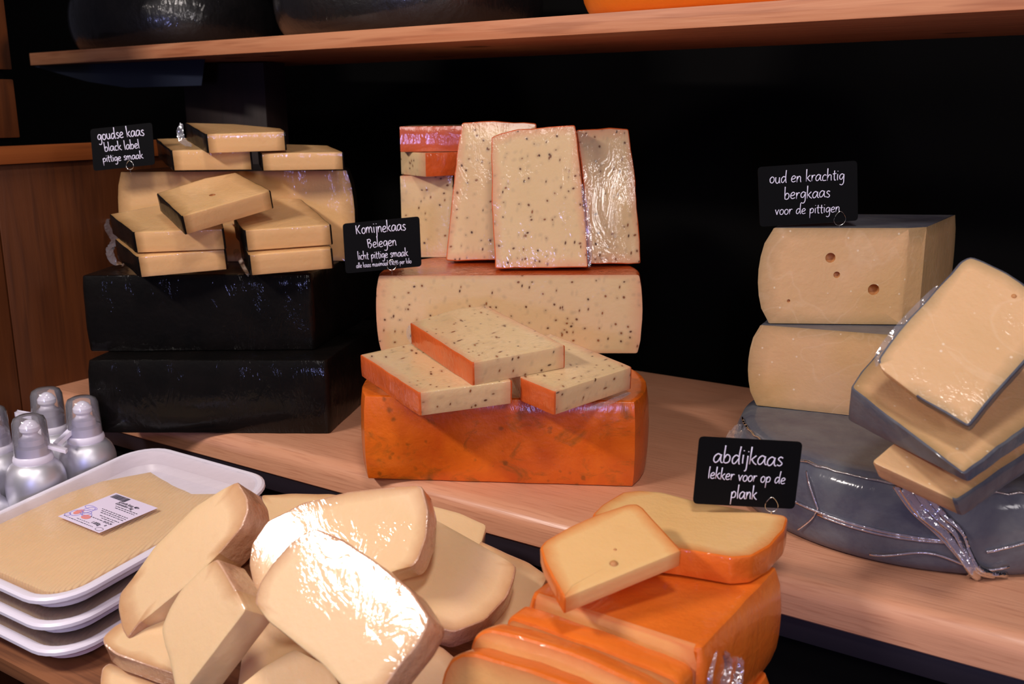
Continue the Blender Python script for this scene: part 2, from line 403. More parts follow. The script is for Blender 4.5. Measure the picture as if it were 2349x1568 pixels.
    for k, mat, nmn in (('c', mp, names[0]), ('r', mr, names[1])):
        vs, fs, at = G[k]
        if not fs: continue
        o = mesh_obj(nmn, vs, fs, mat, root, attr=at)
        bm = bmesh.new(); bm.from_mesh(o.data); bmesh.ops.remove_doubles(bm, verts=bm.verts, dist=1e-5); bm.verts.index_update()
        isl = {}; cnt = 0
        for v0 in bm.verts:
            if v0.index in isl: continue
            st = [v0]; isl[v0.index] = cnt
            while st:
                for e_ in st.pop().link_edges:
                    for v1 in e_.verts:
                        if v1.index not in isl: isl[v1.index] = cnt; st.append(v1)
            cnt += 1
        for q in range(1, cnt):
            b2 = bm.copy(); b2.verts.ensure_lookup_table(); bmesh.ops.delete(b2, geom=[x for x in b2.verts if isl[x.index] != q], context='VERTS')
            o2 = o.copy(); o2.data = o.data.copy(); b2.to_mesh(o2.data); b2.free(); COL.objects.link(o2); o2.data.set_sharp_from_angle(angle=radians(34)); obs.append(o2)
        if cnt > 1: bm.verts.ensure_lookup_table(); bmesh.ops.delete(bm, geom=[x for x in bm.verts if isl[x.index] != 0], context='VERTS')
        bm.to_mesh(o.data); bm.free()
        o.data.set_sharp_from_angle(angle=radians(34)); obs.append(o)
        if k == 'c' and holes:
            for (p, r) in holes:
                bm = bmesh.new(); bmesh.ops.create_icosphere(bm, subdivisions=3, radius=r)
                me = bpy.data.meshes.new('eye'); bm.to_mesh(me); bm.free()
                me.materials.append(M_HOLE); h = bpy.data.objects.new('cheese_eye', me); COL.objects.link(h)
                me.polygons.foreach_set('use_smooth', [True]*len(me.polygons))
                h.parent = root; h.location = p-root.location; h.scale = (1, 1, 1); h['_eye'] = 1
                obs.append(h)
    return obs
def slab(name, label, px, types, anchor, az, el, t, rad=.002, jit=.0006, group=None, cat='cheese', n=None, curve=False, step=.012, P0=None, eyes=(), **kw):
    n = n or nrm(az, el)
    P0 = P0 or (Z(*anchor) if len(anchor) == 3 else None)
    pts = [onpl(x, y, P0, n) for x, y in px]; types = list(types)
    ar = sum(((pts[i]-pts[0]).cross(pts[(i+1) % len(pts)]-pts[0])).dot(n) for i in range(len(pts)))
    if ar < 0: pts = pts[::-1]; types = types[::-1]; types = types[1:]+types[:1]
    if isinstance(rad, (list, tuple)) and ar < 0: rad = list(rad)[::-1]
    P, T = rounded(pts, types, rad)
    P, T = densify(P, T, n, step, jit)
    low = min(P, key=lambda p: p.z) - n*t*.5
    c = sum(P, V((0, 0, 0)))/len(P) - n*t/2; base = V((c.x, c.y, min(q.z for q in P)-max(0, n.z)*t))
    root = thing(name, label, cat, base, group)
    if 'wedge' in kw:
        wa, wb, wf = kw.pop('wedge'); wa, wb = onpl(*wa, P0, n), onpl(*wb, P0, n); wl_ = (wb-wa).length_squared
        kw['thin'] = lambda p: 1+(wf-1)*max(0, min(1, (p-wa).dot(wb-wa)/wl_))
    if 'skew' in kw:
        hx = V((0, 0, 1)).cross(n).normalized(); kw['skew'] = hx*kw['skew'][0] + n.cross(hx)*kw['skew'][1]
    obs = solid(root, P, T, n, t, **kw)
    for (x, y, r) in eyes: pit(root, onpl(x, y, P0, n), n, r)
    zz = [q.z for q in P]+[(q-n*t).z for q in P]
    print('SLAB %-22s z %.3f..%.3f  Y %.2f..%.2f  size %.3f  %s' % (name, min(zz), max(zz), min(q.y for q in P), max(q.y for q in P), max((a-b).length for a in P for b in P), label[:40]))
    return root, n, P0
EYES = []
def pit(root, p, n, r):
    """a round eye: cut out of the paste with a ball, leaving a real bowl"""
    EYES.append((root, p, n, r))
def cut_eyes():
    for root, p, n, r in EYES:
        bm = bmesh.new(); bmesh.ops.create_icosphere(bm, subdivisions=3, radius=r*1.12); me = bpy.data.meshes.new('ball'); bm.to_mesh(me); bm.free()
        me.materials.append(M_HOLE); me.polygons.foreach_set('use_smooth', [True]*len(me.polygons))
        ball = bpy.data.objects.new('ball', me); COL.objects.link(ball); ball.location = p - n*(r*.45)
        best = None
        for o in [c for c in root.children if c.name.startswith('paste')]:
            for q in o.data.polygons:
                pn = o.data.polygons[q.index].normal; d = abs((root.location+q.center-p).dot(n))
                if pn.dot(n) > .9 and d < .002: best = o
        if best is None: print('NOEYE', root.name); bpy.data.objects.remove(ball); continue
        if len(best.data.materials) < 2: best.data.materials.append(M_HOLE)
        md = best.modifiers.new('eye', 'BOOLEAN'); md.object = ball; md.operation = 'DIFFERENCE'; md.solver = 'FAST'; md.material_mode = 'TRANSFER' if hasattr(md, 'material_mode') else md.material_mode
        bpy.context.view_layer.update(); dg = bpy.context.evaluated_depsgraph_get(); nm = bpy.data.meshes.new_from_object(best.evaluated_get(dg))
        ok = len(nm.polygons) > len(best.data.polygons); best.modifiers.clear()
        if ok and 'edge' in nm.attributes:
            cc_ = p - root.location
            for vv_ in nm.vertices:
                if (vv_.co-cc_).length < r*1.5: nm.attributes['edge'].data[vv_.index].value = 1
        if ok: best.data = nm; nm.set_sharp_from_angle(angle=radians(25))
        else: print('EYEFAIL', root['label'], len(nm.polygons), len(best.data.polygons))
        bpy.data.objects.remove(ball)
def film_tuft(root, pts, wd, seed=0, mat=None, name='plastic_wrap'):
    """loose crumpled edge of wrap: a thin wrinkled band along pts"""
    rnd = random.Random(seed); C = catm(pts, 8); mb = MB(); vs = []; fs = []
    m = len(C)
    for i, p in enumerate(C):
        t = (C[min(m-1, i+1)]-C[max(0, i-1)]).normalized(); s = t.cross(V((0, -.8, .6))).normalized(); nn = s.cross(t)
        k = sin(pi*(i+.4)/m)**.5
        for j in range(4):
            q = (j/3-.5)*wd*k
            vs.append(p + s*q + nn*((rnd.random()-.5)*wd*.35) + t*((rnd.random()-.5)*wd*.2))
    for i in range(m-1):
        for j in range(3): fs.append((i*4+j, i*4+j+1, (i+1)*4+j+1, (i+1)*4+j))
    mb.add(vs, fs); return mb.build(name, mat or M_WRAP, root, sharp=180)

# ------------------------------------------------------------------ the setting
def structure(name, mb, mat):
    o = mb.build(name, mat); o['kind'] = 'structure'; return o
b = MB(); b.box(UV(-3.2, .90, -1.2), UA*5.8, VA*.05, V((0, 0, 3.4))); structure('wall_back', b, M_BLACKWALL)
b = MB(); b.box(UV(-4.2, -3.5, -1.25), UA*6.8, VA*4.44, V((0, 0, .05))); structure('floor', b, M_FLOOR)
# left side wall is a panelled pine partition
PW = UV(-.50, 0, 0); PN = UA.copy()
def wallpt(x, y): return onpl(x, y, PW, PN)
VE = (wallpt(385, 400)-O2).dot(VA)
z_r0 = (wallpt(0, 377).z+wallpt(205, 364).z)/2; z_r1 = (wallpt(0, 337).z+wallpt(205, 325).z)/2
b = MB(); b.box(UV(-.562, -.39, -1.2), UA*.058, VA*(VE+.389), V((0, 0, 1.2+z_r0))); b.box(UV(-.562, -.39, z_r0), UA*.058, VA*((wallpt(28, 250)-O2).dot(VA)+.385), V((0, 0, .6))); wl = structure('wall_left', b, M_BLACKWALL)
vsplit = (wallpt(14, 700)-O2).dot(VA)
for (va, vb) in ((-.389, vsplit-.002), (vsplit, VE)):
    b = MB(); b.box(UV(-.5035, va, -.9), UA*.0145, VA*(vb-va), V((0, 0, .9+z_r0-.001)), .0015); b.build('panel', M_PANEL, wl, base=(0, 0, 0))
b = MB(); b.box(UV(-.5035, -.389, z_r0), UA*.025, VA*(VE+.389), V((0, 0, z_r1-z_r0)), .0015); b.build('rail', M_RAILW, wl, base=(0, 0, 0))
for (ya, yb, xr) in ((0, 160, 8), (182, 316, 28)):
    za, zb = wallpt(5, yb).z, wallpt(5, ya).z; vb = (wallpt(xr, (ya+yb)/2)-O2).dot(VA)
    b = MB(); b.box(UV(-.5035, vb-.30, za), UA*.016, VA*.30, V((0, 0, zb-za)), .002); b.build('board', M_PANEL, wl, base=(0, 0, 0))

# worktop with its rounded front edge
def worktop():
    L0, L1 = -.4885, 1.15; prof = [(.605, -.038), (.002, -.038), (0, -.036), (0, -.018)]
    for k in range(1, 9): a = pi/2*k/8; prof.append((.018-.018*cos(a), -.018+.018*sin(a)))
    prof += [(.605, 0)]
    vs = [UV(L, q, z) for L in (L0, L1) for q, z in prof]; n = len(prof)
    fs = [(i, n+i, n+(i+1) % n, (i+1) % n) for i in range(n)] + [tuple(range(n)), tuple(range(2*n-1, n-1, -1))]
    m = MB(); m.add(vs, fs); return m
tagm(worktop().build('counter_worktop', M_BEECH), 'long pink-brown beech worktop with a rounded front edge under the cheese towers', 'counter')
# dark rail and skirt under the worktop
b = MB(); b.box(UV(-.4885, .004, -.062), UA*1.6, VA*.02, V((0, 0, .023)), .001); o = structure('trim_1', b, M_NAVY)
b = MB(); b.box(UV(-.4885, .024, -.9), UA*1.6, VA*.02, V((0, 0, .85)), .001); o = structure('trim_2', b, M_BLACKWALL)
# sloping display board in front of the worktop
b = MB(); o0 = UV(-.4885, -.368, board(-.368)) - SLN*.02
b.box(o0, UA*1.185, SLD*(.368/SLD.dot(VA)+.018), SLN*.02, .0015)
tagm(b.build('display_board', M_BOARD), 'sloping brown wooden display board carrying the trays and the cheese piles', 'display board')

# pine shelf overhead
sa, sb = Z(70, 150, .52), Z(2349, 22, .52); us = (sb-sa).normalized(); vsd = V((-us.y, us.x, 0)); TH = .0235
root = thing('wall_shelf', 'knotty pine shelf board above the display carrying whole wheels', 'shelf', sa)
b = MB(); b.box(sa, us*2.0, vsd*.42, V((0, 0, TH)), .0012); b.build('board', M_PINE, root)
def SH(s, v, z): return sa + us*s + vsd*v + V((0, 0, z))
# dark upright behind
pa, pb = YY(425, 250, 2.02), YY(610, 250, 1.97); pw = (pb-pa); pw.z = 0
b = MB(); b.box(V((pa.x, pa.y, .0)), pw, V((.03, .05, 0)), V((0, 0, .518)), .002)
tagm(b.build('wooden_post', M_POST), 'dark brown square post in the shadow behind the black-rind tower', 'post')
# dark blue sheet under the shelf end
q = [YY(78, 153, 2.13), YY(470, 140, 1.86), YY(462, 196, 1.86), YY(290, 201, 1.98), YY(200, 187, 2.04)]; q[0].z = q[1].z = .5195
b = MB(); b.add(q+[p+V((0, .003, 0)) for p in q], [(0, 4, 3, 2, 1), (5, 6, 7, 8, 9)]+[(i, (i+1) % 5, 5+(i+1) % 5, 5+i) for i in range(5)])
tagm(b.build('plastic_sheet', M_BLUEP, base=q[0], sharp=20), 'dark blue plastic sheet under the left end of the pine shelf', 'plastic sheet')
# grey ledge
q = [YY(120, 484, 2.02), YY(420, 457, 2.15), YY(420, 480, 1.9), YY(170, 490, 1.93)]
b = MB(); q = [V((p.x, p.y, q[0].z)) for p in q]; q = [Z(120, 483, q[0].z), Z(290, 462, q[0].z), Z(420, 470, q[0].z), Z(300, 492, q[0].z)]
b.add([*q, *[p-V((0, 0, .012)) for p in q[1:]]], [(0, 1, 2, 3)][:0]+[(0, 3, 2, 1), (0, 4, 5, 6), (0, 1, 4), (0, 6, 3), (1, 2, 5, 4), (2, 3, 6, 5)])
tagm(b.build('metal_ledge', M_GREYM, base=q[0], sharp=20), 'dark grey tapering metal ledge sticking out left of the half cheese', 'ledge')

# whole wheels on the shelf
def drum(c, R, h, mat, name, label, n=72, bul=.03):
    prof = []
    for k in range(13):
        a = -pi/2 + pi*k/12; prof.append((R-bul+bul*cos(a)*1.0, h/2+(h/2)*sin(a) if abs(sin(a)) == 1 else h/2+(h/2)*sin(a)))
    root = thing(name, label, 'cheese', c); b = MB(); b.lathe(c, prof, n); b.build('rind', mat, root, sharp=60); return root
def shelf_wheel(pxl, R, h, mat, label, film=False):
    # left silhouette at pixel column pxl
    best = None
    for i in range(400):
        s = -.1+i*.006; c = SH(s, R+.012, TH); d = V((c.x, c.y)); D = d.length
        if D <= R: continue
        ang = math.atan2(c.x, c.y)-math.asin(R/D); x = CX+F*tan(ang)/cos(PITCH)
        if best is None or abs(x-pxl) < best[0]: best = (abs(x-pxl), c)
    return drum(best[1], R, h, mat, 'whole_cheese', label)
M_BLKFILM = rind_mat('black rind in film', (.006, .0055, .006), (.014, .012, .012), 20, film=.0012, crough=.12, rough=.4, fsc=24, coat=.8)
w1 = shelf_wheel(180, .20, .12, M_BLKFILM, 'film-wrapped black wheel on the left end of the shelf')
w2 = shelf_wheel(645, .225, .12, M_BLKFILM, 'film-wrapped black wheel in the middle of the shelf')
w3 = shelf_wheel(1333, .225, .10, M_CREAMW, 'smooth orange wheel on the right of the shelf')
print('wheels', w1.location, w2.location, w3.location)

# ------------------------------------------------------------------ blocks and part wheels standing upright
def chord(A, B, off, k=30):
    """footprint of a wheel cut along A-B (A left, B right), centre lying 'off' behind the cut"""
    m = (A+B)/2; d = (B-A).normalized(); pr = V((-d.y, d.x, 0)); c = m+pr*off; R = (A-c).length
    a0 = math.atan2(B.y-c.y, B.x-c.x); a1 = math.atan2(A.y-c.y, A.x-c.x)
    while a1 < a0: a1 += 2*pi
    return [A, B]+[c+V((R*cos(a0+(a1-a0)*i/k), R*sin(a0+(a1-a0)*i/k), 0)) for i in range(1, k)], R
def upright(name, label, pts, types, z0, z1, group=None, rad=0, **kw):
    n = V((0, 0, 1)); pts = [V((p.x, p.y, z1)) for p in pts]
    P, T = rounded(pts, list(types), rad) if rad else (pts, list(types))
    P, T = densify(P, T, n, .02, .0006)
    c = sum(P, V((0, 0, 0)))/len(P); root = thing(name, label, 'cheese', V((c.x, c.y, z0)), group)
    kw.setdefault('cap', 'r'); kw.setdefault('bot', 'r')
    solid(root, P, T, n, z1-z0, **kw); return root

# --- black-rind tower
ZB1, ZB2 = .104, .2125
A, B = Z(228, 993, 0), Z(757, 995, 0); dl = (B-A).normalized(); pr = V((-dl.y, dl.x, 0))
A = A-dl*.006
g = 'black-coated cheese blocks of the left tower'
upright('cheese_block', 'glossy black-coated cheese block at the bottom of the left tower', [A, B, B+pr*.26+dl*.035, A+pr*.26+dl*.03], 'rrrr', 0.0005, ZB1, g, rad=.006, mr=M_BLACKR, bulge=.004, bev=.002)
A2, B2 = Z(186, 632, ZB2), Z(712, 628, ZB2); dl = (B2-A2).normalized(); pr = V((-dl.y, dl.x, 0))
upright('cheese_block', 'glossy black-coated cheese block on top of the other, under the wrapped slices', [A2, B2, B2+pr*.25+dl*.05, A2+pr*.24+dl*.02], 'rrrr', ZB1+.0005, ZB2, g, rad=.006, mr=M_BLACKR, bulge=.002, bev=.0025)
Ah, Bh = YY(277, 395, 1.485), YY(795, 390, 1.48); ZH = (Ah.z+Bh.z)/2
pts, R = chord(V((Ah.x, Ah.y, 0)), V((Bh.x, Bh.y, 0)), .012)
hh = upright('half_cheese', 'half cheese with black rind and straw-coloured cut face behind the slices', pts, 'f'+'r'*(len(pts)-1), ZB2+.0005, ZH, mp=M_GOUDA, mr=M_BLACKR, bulge=.009, border=(.004, .016))
GS = 'black-rind gouda slices stacked on the left tower'
K = dict(mp=M_GOUDA, mr=M_BLACKR, bev=.0016, group=GS, border=(.003, .018))
zt = ZB2+.001
def gs(label, px, types, yf, t=.0285, az=0, el=79, **kw):
    k = dict(K); k.update(kw)
    return slab('cheese_slice', label, px, types, (0,), az, el, t, P0=YY(px[0][0], px[0][1], yf), n=nrm(az, el), rad=.003, **k)
r1 = gs('lower slice of the front left pair on the black block', [(312, 590), (519, 572), (505, 525), (420, 512), (262, 548)], 'crccr', 1.309)
r2 = gs('upper slice of the front left pair on the black block', [(303, 533), (514, 525), (500, 476), (395, 464), (250, 491)], 'crccr', 1.314)
film_tuft(r2[0], [Z(250, 492, .262), Z(246, 520, .25), Z(262, 548, .243), Z(252, 575, .232), Z(262, 600, .222), Z(285, 606, .216)], .012, 3)
r3 = gs('lower slice of the front right pair, with scuffed front, on the black block', [(568, 586), (763, 570), (735, 528), (650, 512), (548, 548)], 'crccr', 1.318)
r4 = gs('upper slice of the front right pair on the black block', [(558, 529), (761, 515), (691, 456), (622, 452), (535, 500)], 'crccr', 1.323)
film_tuft(r3[0], [Z(545, 545, .238), Z(541, 575, .230), Z(556, 600, .224), Z(570, 632, .214)], .010, 5)
r5 = gs('tilted slice bridging both front pairs of black-rind slices', [(415, 497), (622, 437), (541, 395), (470, 408), (358, 443)], 'crccr', 1.272, t=.0255, az=-8, el=74)
pit(r5[0], onpl(487, 447, r5[2], r5[1]), r5[1], .0042)
film_tuft(r5[0], [Z(427, 541, .268), Z(470, 532, .268), Z(530, 514, .269), Z(600, 498, .27)], .004, 8)
def tops(label, px, types, Yf, t, el=82, **kw):
    k = dict(K); k.update(kw); P0 = YY(px[0][0], px[0][1], Yf); n = nrm(0, el)
    return slab('cheese_slice', label, px, types, (0,), 0, el, t, n=n, P0=P0, rad=.003, **k)
t1 = tops('streaky wrapped slice lying left on the half cheese', [(390, 345), (577, 343), (560, 321), (470, 315), (357, 318)], 'crccr', 1.43, .0285)
t2 = tops('slice lying right on the half cheese', [(596, 352), (789, 349), (752, 333), (650, 330), (590, 336)], 'crccr', 1.425, .0245)
t3 = tops('topmost slice of the whole left tower, pointed at the back', [(470, 308), (656, 302), (645, 294), (540, 284), (423, 281)], 'crccr', 1.405, .0262)
film_tuft(t3[0], [YY(416, 283, 1.46), YY(413, 300, 1.455), YY(418, 322, 1.45), YY(440, 335, 1.43)], .010, 9)

# --- cumin tower
ZO, ZC = .1045, .2135
A, B = Z(845, 1099, 0), Z(1451, 1117, 0)
pts, R = chord(A, B, .075)
upright('cheese_block', 'orange-coated cumin cheese with green-brown specks at the bottom of the middle tower', pts, 'r'*len(pts), .0005, ZO, rad=0, mr=M_CUMINR, bulge=.003, bev=.0025)
A, B = Z(868, 632, ZC), Z(1467, 630, ZC); pts, R = chord(A, B, .03)
upright('half_cheese', 'half cumin cheese with seed-speckled cut face in the middle tower', pts, 'f'+'r'*(len(pts)-1), ZO+.0005, ZC, mp=M_CUMIN, mr=M_CUMINF, bulge=.005, border=(.003, .014), bev=.003)
GC = 'cumin cheese slices of the middle tower'
K2 = dict(mp=M_CUMIN, mr=M_CUMINF, bev=.0014, group=GC, rad=.0025)
def cs(label, px, types, anchor, az=0, el=90, t=.028, **kw):
    k = dict(K2); k.update(kw); return slab('cheese_slice', label, px, types, anchor, az, el, t, **k)
c1 = cs('cumin slice lying at the front left, orange rind towards the sign', [(825, 813), (960, 901), (1176, 873), (1075, 785), (940, 788)], 'rcrcc', (960, 901, ZO+.0275), 0, 83)
c2 = cs('cumin slice lying at the front right of the middle tower', [(1195, 868), (1271, 899), (1450, 841), (1262, 764), (1165, 800)], 'rcrcc', (1271, 899, ZO+.0275), 0, 83)
c3 = cs('cumin slice lying across the two others in the front of the middle tower', [(940, 740), (1083, 832), (1298, 792), (1115, 700), (1050, 707)], 'rcrcc', (1083, 832, ZO+.0570), 0, 82)
film_tuft(c3[0], [Z(941, 745, .158), Z(940, 770, .148), Z(960, 800, .14)], .008, 11)
film_tuft(c2[0], [Z(1340, 940, .106), Z(1390, 925, .108), Z(1445, 900, .11)], .006, 12)
zs = ZC+.0055
c4 = cs('tall cumin slice standing in front, topmost centre of the middle tower', [(1127, 315), (1145, 307), (1187, 296), (1253, 291), (1319, 287), (1331, 376), (1344, 502), (1349, 613), (1136, 615), (1128, 470)], 'rrrrrrrrrr', (1240, 614, zs), 0, 7, .034)
c5 = cs('tall cumin slice standing behind on the left, next to the stacked pieces', [(1060, 281), (1130, 277), (1230, 283), (1240, 440), (1240, 597), (1023, 597), (1029, 533), (1038, 445), (1048, 354)], 'rrrrrrrrr', (1080, 597, zs), 0, 8, .028)
c6 = cs('tall cumin slice standing on the right with bright glare on its film', [(1322, 298), (1400, 293), (1442, 296), (1456, 392), (1464, 502), (1470, 604), (1352, 605), (1345, 500), (1335, 390)], 'rrrrrrrrr', (1410, 604, zs), 9, 9, .030)
film_tuft(c4[0], [YY(1335, 420, 1.37), YY(1347, 500, 1.367), YY(1352, 570, 1.363), YY(1352, 612, 1.361)], .008, 14)
# stacked pieces at the back left
Yb = 1.505
q = [YY(919, 403, Yb), YY(1045, 403, Yb), YY(1045, 403, Yb+.12), YY(919, 403, Yb+.12)]; zq = q[0].z
pts = [V((p.x, p.y, 0)) for p in (YY(921, 500, Yb), YY(1040, 500, Yb-.005))]; pts += [pts[1]+V((.01, .12, 0)), pts[0]+V((.012, .12, 0))]
upright('cheese_piece', 'upright cumin cheese chunk at the back left, lowest of three', pts, 'fccc', ZC+.0005, zq, mp=M_CUMIN, mr=M_CUMINF, cap='r', bot='r', group=GC)
a_, b_, c_ = YY(920, 375, Yb+.02), YY(976, 375, Yb-.035), YY(1060, 375, Yb-.005)
zq2 = YY(976, 351, Yb-.035).z
pts = [V((p.x, p.y, 0)) for p in (a_, b_, c_)]; pts += [pts[2]+V((.0, .12, 0)), pts[0]+V((.02, .10, 0))]
upright('cheese_piece', 'flat cumin piece pale corner and orange rind, second of three at the back left', pts, 'crccc', zq+.0005, zq2, mp=M_CUMIN, mr=M_CUMINF, cap='c', bot='c', group=GC, bulge=0)
a_, b_ = YY(918, 330, Yb-.01), YY(1229, 320, Yb+.005); zq3 = YY(918, 290, Yb-.01).z
pts = [V((a_.x, a_.y, 0)), V((b_.x, b_.y, 0)), V((b_.x, b_.y+.09, 0)), V((a_.x+.01, a_.y+.09, 0))]
upright('cheese_piece', 'flat orange-rinded cumin piece shining violet, top of the three at the back left', pts, 'rccc', zq2+.0005, zq3, mp=M_CUMIN, mr=rind_mat('crinkled orange rind', sr(206, 92, 46), sr(180, 74, 44), 18, film=.0006, crough=.08, fsc=60), cap='c', bot='c', group=GC)

# --- slate-grey wheel and mountain cheese
WC = V((.462, 1.070, 0)); WR = .206; WH = .088
root = thing('whole_cheese', 'large slate-grey cheese wheel in shrink film on the right of the worktop', 'cheese', WC)
prof = [(WR-.014, .0005), (WR-.005, .003), (WR, .012)] + [(WR+.003*sin(pi*k/6), .012+(WH-.030)*k/6) for k in range(1, 6)] + [(WR-.001, WH-.018), (WR-.006, WH-.006), (WR-.016, WH-.0005), (WR-.03, WH), (WR*.5, WH+.0005)]
b = MB(); b.lathe(WC, prof, 96); b.build('rind', M_BERGR, root, sharp=50)
def WP(deg, z, r=0):
    a = radians(deg); rr = WR + (.004 if .01 < z < WH-.015 else -.004) + r
    return WC + V((rr*sin(a), -rr*cos(a), z))
b = MB(); b.tube([WP(-66+k*2.6, .046-.008*sin(k*.1)) for k in range(22)], .0017, 6); b.tube([WP(-49+k*2.4, .038-.003*sin(k*.2)) for k in range(15)], .0014, 6)
b.tube(catm([WP(-55, WH-.012), WP(-52, .065), WP(-49, .044)], 6), .0011, 6); b.tube(catm([WP(-49, .044), WP(-51, .030), WP(-55, .014)], 6), .0008, 6)
b.tube([WP(-34+k*2.0, .012+.012*sin(k*.22)**2) for k in range(18)], .0012, 6)
b.tube([WP(-6+k*3, .030+.003*k) for k in range(9)], .0016, 6)
b.build('plastic_seam', M_STRIP, root, sharp=180)
b = MB()
for off, rr in ((0, .006), (2.4, .0035), (-2.2, .003), (4.5, .0025)):
    b.tube(catm([WP(-27+off, WH-.004, .002), WP(-22+off, .066, .002), WP(-17+off, .050, .003), WP(-13+off*.6, .032, .003), WP(-9+off*.4, .014, .004), WP(-6+off*1.5, .004, .002)], 6), lambda s, rr=rr: rr*(1+.25*sin(9*s)), 8, flat=V((.1, -.9, .4)), fr=.35)
b.build('film_fold', M_STRIP, root, sharp=180)
b = MB(); b.tube([WC+V(((WR-.006)*sin(radians(a)), -(WR-.006)*cos(radians(a)), WH-.0035+.0012*sin(a*1.1))) for a in range(-100, 40, 3)], lambda s: .0011*(1+.3*sin(25*s)), 6)
b.build('film_edge', M_WRAP, root, sharp=180)
film_tuft(root, [WP(-95, .08, .002), WP(-88, .07, .006), WP(-82, .06, .008), WP(-78, .045, .006)], .02, 17, name='film_edge')

A, B = Z(1727, 930, WH), Z(2062, 966, WH); zl = YY(1760, 744, A.y).z
KB = dict(mp=M_BERG, mr=M_BERGR, border=(.004, .02), bev=.0025)
dl = (B-A).normalized(); pr = V((-dl.y, dl.x, 0))
A_ = A+dl*.003
upright('cheese_wedge', 'mountain cheese wedge lying directly on the grey wheel, below the holed one', [A_, B, B+dl*.02+pr*.05, B+dl*.0+pr*.14, A_+pr*.14+dl*.04, A_+pr*.07+dl*.004], 'fccrrr', WH+.001, zl, bulge=.011, **KB)
A, B, Cc, D = [YY(x, y, yv) for x, y, yv in ((1773, 521, A.y+.002), (2084, 524, A.y-.010), (2125, 528, A.y-.002), (2190, 511, A.y+.12))]; zu = (A.z+B.z)/2
f0 = lambda p: V((p.x, p.y, 0))
A, B, Cc, D = map(f0, (A, B, Cc, D))
bw = upright('cheese_wedge', 'mountain cheese wedge with three round holes, top of the right tower', [A, B, Cc, D, V((A.x+.12, A.y+.14, 0)), V((A.x+.035, A.y+.08, 0))], 'fffrrr', zl+.001, zu, bulge=.014, **KB)
BWY = A.y; nf = (B-A).normalized().cross(V((0, 0, 1)))
for x, y, r in ((1905, 591, .0055), (1919.5, 630, .0036), (2004, 664, .0062), (1809, 690, .0018)): pit(bw, onpl(x, y, A+nf*.0002, nf), nf, r)

KR = dict(mp=M_BERG, mr=M_BERGR, bev=.002, rad=.004, border=(.003, .010))
sC = slab('cheese_slice', 'lowest mountain cheese slice at the right edge, corner over the grey wheel', [(1998, 1058), (2045, 1018), (2130, 980), (2420, 960), (2440, 985), (2195, 1149)], 'ccccrc', (2190, 1148, .116), 14, 66, .021, skew=(.014, .0), **KR)
sB = slab('cheese_slice', 'middle mountain cheese slice at the right edge with dark rind on its left', [(1950, 888), (1975, 850), (2015, 805), (2150, 720), (2440, 860), (2400, 945), (2211, 1088)], 'rrcccrr', (2211, 1088, .146), 4, 68, .040, skew=(.006, 0), wedge=((1975, 870), (2211, 1088), .22), **KR)
sA = slab('cheese_slice', 'topmost mountain cheese slice at the right edge, leaning with a rounded top', [(2226, 587), (2256, 598), (2310, 624), (2349, 650), (2440, 740), (2349, 832), (2236, 962), (2222, 980), (2110, 915), (2020, 846), (2012, 824), (2060, 757), (2150, 657), (2205, 597)], 'rrrrrrrrccrrrr', (2222, 980, .182), -18, 44, .020, skew=(.004, .006), eyes=[(2326, 679, .0022)], **KR)
film_tuft(sA[0], [onpl(x, y, sA[2], sA[1]) for x, y in ((2150, 655), (2100, 708), (2050, 765), (2014, 815), (2012, 840))], .006, 19)

# ------------------------------------------------------------------ pale cheese pile in front
KP = dict(mp=M_PALE, mr=M_PALER, bev=.0018, rad=.004, border=(.003, .010), group='pale cheese wedges heaped in the foreground')
def ps(label, px, types, anchor, az, el, t, **kw):
    k = dict(KP); k.update(kw); return slab('cheese_wedge', label, px, types, anchor, az, el, t, **k)
pF = ps('pale wedge lying at the very back of the heap, only its rear edge showing', [(599, 1134), (670, 1130), (761, 1131), (860, 1150), (900, 1260), (620, 1230)], 'rrrccc', (761, 1131, -.005), 0, 72, .030)
pF2 = ps('pale wedge end sticking out behind the shiny wedge, towards the worktop', [(880, 1140), (987, 1157), (1055, 1175), (1117, 1203), (1100, 1260), (1000, 1300), (860, 1260)], 'ccccccc', (1055, 1175, .008), 10, 66, .030)
pG = ps('pale wedge at the far right of the heap, against the orange cheese', [(1100, 1238), (1168, 1270), (1213, 1288), (1258, 1320), (1215, 1400), (1150, 1440), (1060, 1400)], 'rrrcccc', (1213, 1288, -.008), 0, 64, .030)
pE = ps('pale wedge right of centre with a curved rind, tucked under the shiny ones', [(960, 1175), (1005, 1193), (1077, 1233), (1150, 1274), (1186, 1297), (1177, 1335), (1163, 1369), (1113, 1423), (1041, 1451), (1000, 1440), (900, 1380), (880, 1260)], 'ccccrrrrrccc', (1100, 1300, .012), 10, 57, .030)
pM = ps('pale wedge deep in the heap, shaded between two others', [(560, 1460), (640, 1400), (760, 1440), (860, 1500), (840, 1600), (540, 1600)], 'ccrrcc', (640, 1450, -.045), -10, 62, .030)
pL = ps('pale wedge low in the heap, left of the peach slices', [(940, 1490), (1010, 1478), (1060, 1520), (1050, 1610), (920, 1600)], 'crccc', (1000, 1520, -.052), 5, 60, .030)
pI = ps('pale wedge at the bottom left corner of the heap, mostly below the frame', [(229, 1556), (234, 1530), (250, 1518), (274, 1527), (337, 1554), (420, 1590), (420, 1680), (230, 1640)], 'rrrrrccc', (274, 1527, -.085), -10, 66, .026)
pH = ps('pale wedge lying flat at the left of the heap beside the trays', [(234, 1461), (265, 1432), (300, 1415), (400, 1420), (470, 1500), (440, 1575), (396, 1546), (333, 1525), (265, 1500), (238, 1478)], 'rrccccrrrr', (265, 1500, -.060), -4, 66, .026)
